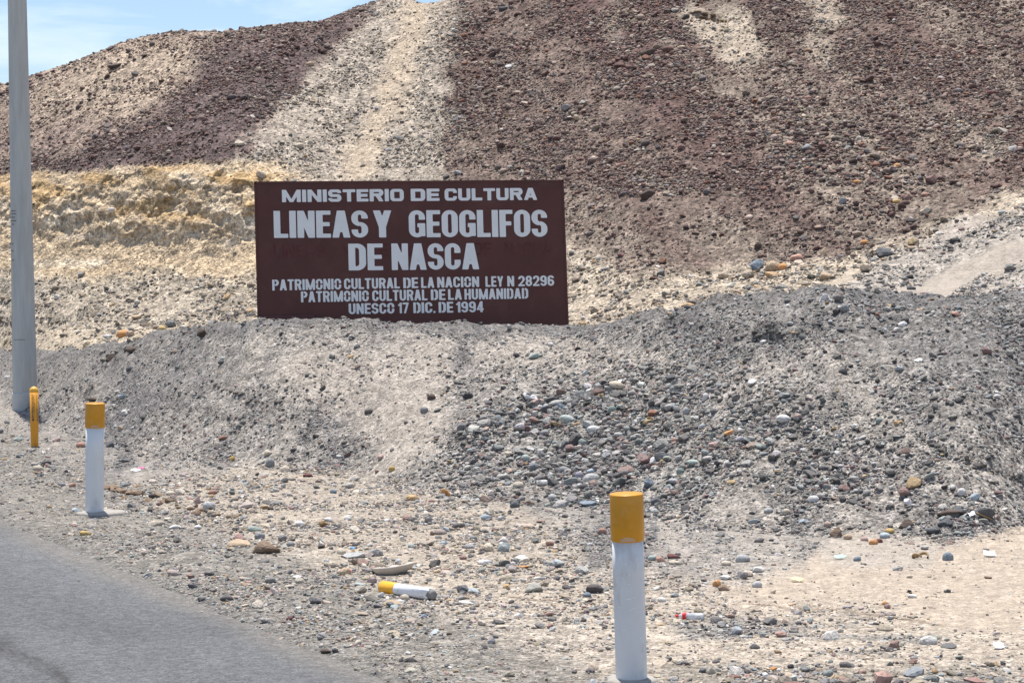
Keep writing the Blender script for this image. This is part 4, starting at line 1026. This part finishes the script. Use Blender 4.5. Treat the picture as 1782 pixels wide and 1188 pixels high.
shard('wrapper', 611, 994, 7, 6, PR_, 'tiny red scrap above the broken yellow ended post', 'litter', seed=3)
shard('wrapper', 1721, 967, 25, 9, PW, 'flat white scrap on the sand at the far right', 'litter', seed=4)
shard('wrapper', 1738, 1130, 24, 7, PW, 'pointed white scrap on pale sand near the lower right corner', 'litter', seed=5)
shard('wrapper', 1693, 899, 17, 8, PW, 'white scrap leaning against the dark grey boulder at the right', 'litter', seed=6)
shard('wrapper', 1462, 974, 20, 5, PGN, 'pale green scrap on sand below the brown boulder', 'litter', seed=7)
shard('wrapper', 613, 959, 9, 5, PBL, 'tiny blue scrap beside a cream stone above the broken post', 'litter', seed=8)
shard('wrapper', 1387, 1010, 20, 5, PYE, 'pale yellow scrap at the edge of the smooth sand', 'litter', seed=9)
# stick by the dark boulder, ring of bark on the sand
STK = paint_mat('dry_wood', (0.30, 0.20, 0.10), .8, .2, 30)
a_, _ = hit(1700, 902); b_, _ = hit(1728, 911)
o = link('stick', lathe([(0, .006), (.5, .008), (1, .004)], a_ + Vector((0, 0, .03)), b_ + Vector((0, 0, .02)), 8), STK); tag(o, 'thin dry stick lying under the dark grey boulder at right', 'stick')
def arc_thing(u, v, w, h, label):
    c, _ = hit(u, v); k = c.y / F; V = []; Fc = []; n = 26; m = 6
    for i in range(n + 1):
        a = math.radians(-30 + 300 * i / n)
        cc = c + Vector((math.cos(a) * w / 2 * k, math.sin(a) * w / 2 * k * .9, .02 + .012 * math.sin(a * 2)))
        rd = Vector((math.cos(a), math.sin(a), 0)); rad = .009 * (1.2 - abs(i / n - .5))
        for j in range(m): b = 2 * math.pi * j / m; V.append(cc + rd * math.cos(b) * rad + Vector((0, 0, math.sin(b) * rad * 1.2)))
    for i in range(n):
        for j in range(m): Fc.append((i * m + j, i * m + (j + 1) % m, (i + 1) * m + (j + 1) % m, (i + 1) * m + j))
    o = link('bark_curl', mesh_from('bark', V, Fc), STK); tag(o, label, 'bark'); return o
arc_thing(1602, 973, 26, 9, 'curled brown strip of bark on the sand left of the dark round stone')

# ================================================================== ROCKS
CN = {'white': (.66, .64, .61), 'cream': (.56, .48, .38), 'pale grey': (.46, .455, .44), 'grey': (.29, .29, .285), 'dark grey': (.13, .13, .135), 'black': (.05, .048, .05),
      'blue grey': (.22, .26, .30), 'pale blue': (.40, .46, .49), 'pale green': (.40, .45, .41), 'green grey': (.27, .31, .28), 'tan': (.46, .35, .24), 'orange': (.56, .29, .12),
      'pink': (.46, .33, .29), 'salmon': (.44, .26, .20), 'dark red': (.17, .075, .07), 'red brown': (.27, .14, .10), 'brown': (.24, .17, .12), 'dark brown': (.11, .08, .065), 'ochre': (.52, .36, .14), 'lilac': (.36, .33, .37)}
RK = """200 115 26 12 dark brown|slab;162 695 34 8 dark brown|clod;418 250 20 13 cream|blocky;539 111 14 8 tan|round;512 177 13 9 cream|blocky;168 195 10 7 pink|blocky;520 254 17 9 cream|round;199 242 10 5 pink|slab;194 364 12 8 white|round;455 303 22 14 cream|blocky
886 116 16 8 white|slab;1129 91 34 15 dark brown|slab;1142 80 12 10 brown|round;1185 82 15 6 tan|round;1126 118 9 9 pink|round;854 109 12 8 red brown|round;1125 337 27 20 dark brown|clod;1082 288 21 9 salmon|slab;992 204 10 6 white|slab;799 301 17 10 grey|blocky;677 261 12 6 white|slab;876 15 20 7 dark grey|slab
1406 172 13 8 salmon|round;1347 239 15 11 pink|round;1374 251 19 10 salmon|round;1414 272 16 9 black|round;1527 286 25 9 red brown|round;1562 288 14 9 orange|round;1478 308 20 7 black|slab;1492 317 14 7 orange|round;1610 338 15 8 salmon|slab;1466 350 15 12 grey|blocky;1559 350 17 8 ochre|round;1611 366 24 12 cream|blocky;1724 163 15 10 dark red|round;1650 286 14 10 brown|round;1424 237 12 7 cream|round;1539 258 20 8 salmon|slab;1546 308 16 8 red brown|slab;1696 90 12 7 salmon|round
1318 461 30 20 blue grey|blocky;1346 463 28 19 tan|round;1362 465 18 13 orange|round;1384 449 28 16 salmon|blocky;1433 439 12 20 tan|blocky;1440 484 28 18 tan|slab;1504 422 18 9 orange|round;1541 440 38 18 dark grey|blocky;1515 442 13 12 brown|blocky;1586 501 17 8 dark grey|slab;1434 519 18 17 white|blocky;1470 535 16 14 grey|round;1372 532 8 7 white|blocky;1572 564 18 10 white|blocky;1561 572 14 6 white|slab;1663 546 18 8 salmon|blocky;1527 548 10 8 red brown|round;1376 563 14 6 pale grey|slab;1227 690 12 15 white|round;1195 715 13 16 pale grey|round;1207 727 14 8 pale grey|slab;1364 730 27 14 white|round;1270 753 20 12 orange|blocky;1241 757 12 14 green grey|blocky;1288 762 17 9 lilac|round;1243 774 20 9 pink|slab;1391 721 13 9 pink|round;1530 733 14 11 green grey|round;1327 774 28 8 green grey|slab;1296 731 24 7 black|slab;1318 428 16 14 dark brown|blocky
1075 669 34 14 cream|slab;932 701 22 16 pink|blocky;975 708 17 14 blue grey|blocky;939 708 10 9 white|round;1065 713 16 15 green grey|round;1034 747 25 14 white|round;1071 735 18 12 pale grey|blocky;1078 758 19 9 pale grey|round;1015 770 17 12 green grey|round;969 770 15 9 green grey|round;947 754 16 9 grey|round;913 797 16 13 pale green|round;980 816 22 14 grey|round;1009 827 17 16 lilac|round;1031 832 29 19 pale grey|round;1029 819 18 8 pale blue|round;943 839 26 12 white|blocky;903 844 21 14 cream|round;962 866 16 13 pale grey|round;896 880 19 14 dark grey|round;1130 839 22 19 blue grey|blocky;1139 717 22 12 red brown|blocky;1172 678 14 12 grey|round;1169 658 23 12 dark grey|slab;775 860 20 19 orange|blocky;682 816 12 11 ochre|round;662 796 13 10 pink|blocky;736 713 14 10 grey|round;751 690 16 12 dark brown|clod;899 618 15 9 black|blocky;930 618 25 10 pale green|slab;1021 648 13 10 pale grey|blocky;1024 877 32 12 blue grey|slab;1143 871 22 18 dark grey|blocky;1048 927 18 14 salmon|round;866 736 13 10 blue grey|blocky;817 784 12 8 pale green|round;886 788 17 8 cream|slab;1176 767 14 9 salmon|round;1184 819 15 12 green grey|round;1076 838 12 10 dark red|blocky;605 903 17 11 white|blocky;846 899 21 13 pale blue|slab;905 914 17 10 pale grey|slab;870 901 12 10 pale grey|blocky
66 814 20 12 cream|round;125 843 12 8 salmon|round;109 845 13 9 grey|round;131 889 15 9 pale blue|blocky;148 925 22 9 ochre|slab;470 806 16 18 grey|round;497 818 19 14 cream|round;535 825 16 8 dark red|blocky;296 857 18 9 cream|round;343 872 14 16 pink|blocky;363 879 23 17 pale grey|round;370 855 17 8 red brown|round;520 911 21 12 white|round;441 919 25 11 green grey|round;453 931 19 14 grey|round;418 945 48 15 tan|slab;463 952 56 27 brown|blocky;343 918 14 8 white|round;270 909 37 14 cream|slab;303 916 23 8 white|slab;505 945 17 10 grey|round;579 855 12 9 blue grey|round;404 798 15 10 ochre|blocky;205 1002 15 6 orange|round;256 1000 16 9 grey|blocky;341 1115 10 8 black|blocky;80 804 20 10 dark grey|slab;503 1076 12 8 dark red|round;431 1052 28 6 cream|slab;584 1132 14 9 black|blocky;593 960 18 13 cream|round;471 886 14 7 dark brown|slab;574 901 17 8 white|slab
599 994 23 15 tan|round;649 994 14 14 pink|round;703 1039 18 13 cream|round;663 1035 16 12 pale grey|blocky;684 1047 34 8 tan|slab;873 948 14 8 white|round;844 979 27 11 white|slab;772 943 15 7 pale blue|slab;823 938 14 10 grey|round;939 1007 22 7 white|slab;912 988 24 5 orange|slab;615 968 40 12 pale grey|slab;752 927 10 10 brown|blocky;812 1049 30 7 white|slab;737 1072 13 9 blue grey|blocky;873 1091 27 8 cream|slab;856 1114 17 13 grey|blocky;568 1134 20 9 dark brown|clod
1291 973 30 16 pale grey|round;1321 992 24 13 white|blocky;1297 1000 27 12 cream|round;1264 982 18 10 cream|round;1264 1006 24 9 white|slab;1245 1015 18 14 orange|blocky;1260 1022 20 12 brown|blocky;1317 1019 18 13 pale grey|round;1172 966 24 9 dark red|slab;1151 972 18 12 salmon|blocky;1176 978 26 9 cream|slab;1134 971 17 11 pale green|round;1417 868 20 14 white|round;1455 927 26 20 brown|blocky;1477 934 17 11 tan|round;1368 889 17 11 cream|round;1338 886 18 10 pale grey|round;1491 973 15 10 blue grey|round;1208 804 27 10 pale green|round;1300 808 26 11 dark grey|slab;1151 1045 15 10 white|round;1333 1177 18 16 white|blocky;1348 1163 17 9 orange|slab;1222 1168 14 10 dark grey|blocky;1284 1178 15 10 red brown|round;1021 1035 16 10 blue grey|round
1577 912 31 18 dark brown|clod;1652 892 50 13 dark brown|clod;1647 909 28 15 dark grey|clod;1627 922 26 13 dark grey|clod;1716 894 44 21 dark grey|blocky;1698 865 19 14 pale blue|blocky;1674 853 18 14 white|round;1540 932 19 10 pale blue|round;1520 944 17 11 orange|round;1548 924 17 9 ochre|round;1530 941 13 9 dark red|round;1504 939 15 11 pink|round;1649 970 20 18 blue grey|round;1561 988 21 9 pale grey|slab;1582 1003 12 7 cream|blocky;1588 1038 20 8 white|slab;1582 1029 9 6 black|blocky;1541 1048 11 8 orange|round;1474 1057 17 6 lilac|slab;1398 907 19 8 pale blue|slab;1720 1003 14 6 brown|slab
215 582 24 14 orange|round;237 550 18 11 tan|slab;281 568 13 8 ochre|round;229 607 27 10 dark brown|slab;192 622 22 14 dark brown|clod;354 580 24 18 dark brown|clod;226 642 14 12 dark grey|round;212 690 15 9 pale blue|slab;219 717 13 11 white|blocky;29 765 22 9 pale green|slab;98 765 17 8 pink|slab;141 774 17 12 salmon|round;210 745 13 10 tan|blocky;189 774 18 11 dark grey|slab;15 656 13 7 white|slab;387 762 20 7 red brown|slab;389 624 10 7 pale green|slab;465 789 20 12 cream|blocky;188 584 19 8 white|slab;236 533 11 9 dark grey|blocky;412 531 15 8 dark grey|slab;99 516 13 9 white|blocky"""
def zone(u, v, r):
    s = seg_row[r]
    if s >= 7:
        if u < 430: return 'on the left hillside'
        if u < 790: return 'on the pale spur'
        if u < 1220: return 'on the slope beside the sign' if v > 150 else 'high on the red slope above the sign'
        return 'on the upper right slope'
    if s >= 4.5:
        if u < 470: return 'below the ochre cut bank'
        return 'in the hollow behind the bank'
    if s >= 1:
        if u < 560: return 'on the grey bank at left'
        if u < 800: return 'on the slope below the sign'
        if u < 1320 and v > 640: return 'in the cobble patch'
        if u < 1100: return 'on the slope below the sign'
        return 'on the dark bank at right'
    off_ = None
    if u < 260: return 'by the farther bollard'
    if u < 560: return 'on the road shoulder'
    if u < 800: return 'near the fallen post'
    if u < 1075: return 'left of the near bollard'
    if v > 1130: return 'bottom right of the near bollard'
    if u < 1440: return 'right of the near bollard'
    return 'on the smooth sand'
recs = []
for it in RK.replace('\n', ';').split(';'):
    a, kd = it.strip().rsplit('|', 1); q = a.split(); u, v, w, h = map(float, q[:4]); recs.append([u, v, w, h, ' '.join(q[4:]), kd])
SHW = {'round': 'rounded', 'blocky': 'angular', 'slab': 'flat', 'clod': 'crumbly'}
labels = []
for R_ in recs:
    u, v, w, h, c, kd = R_; p, r = hit(u, v + .32 * h); R_.append(p); R_.append(r)
    noun = 'boulder' if w >= 28 else 'stone' if w >= 15 else 'pebble'
    R_.append(noun); R_.append(zone(u, v, r)); labels.append(f"{SHW[kd]} {c} {noun} {R_[-1]}")
def rel(i, k=0):
    u, v = recs[i][0], recs[i][1]
    o = sorted((j for j in range(len(recs)) if j != i), key=lambda j: math.hypot(recs[j][0] - u, (recs[j][1] - v) * 1.5))[k]
    du, dv = u - recs[o][0], v - recs[o][1]
    w_ = ('right of' if du > 0 else 'left of') if abs(du) > abs(dv) else ('below' if dv > 0 else 'above')
    art = 'a'
    return f"{w_} {art} {recs[o][4]} {recs[o][8]}".replace('a orange', 'an orange').replace('a ochre', 'an ochre')
final = list(labels)
for k in range(4):
    cnt = {}
    for l in final: cnt[l] = cnt.get(l, 0) + 1
    for i, l in enumerate(final):
        if cnt[l] > 1: final[i] = labels[i] + ', ' + rel(i, k)
for i, (u, v, w, h, c, kd, p, r, noun, zn) in enumerate(recs):
    k = p.y / F; hw, hh = w / 2 * k * 1.03, h / 2 * k * 1.15
    rr4 = random.Random(i * 7 + 1)
    o = bpy.data.objects.new('rock' if noun != 'pebble' else 'pebble', BIG[kd][rr4.randrange(4)]); COL.objects.link(o)
    o.scale = (hw, hw * rr4.uniform(.6, .85), hh)
    o.rotation_euler = (rr4.uniform(-.2, .2), rr4.uniform(-.15, .15), rr4.choice((0, math.pi)) + rr4.uniform(-.5, .5))
    o.location = p + Vector((0, 0.2 * hw, hh * .42))
    cc = CN[c]; j = rr4.uniform(.9, 1.1); o.color = (cc[0] * j, cc[1] * j, cc[2] * j, 1)
    tag(o, final[i], noun, f"loose stones {zn}")
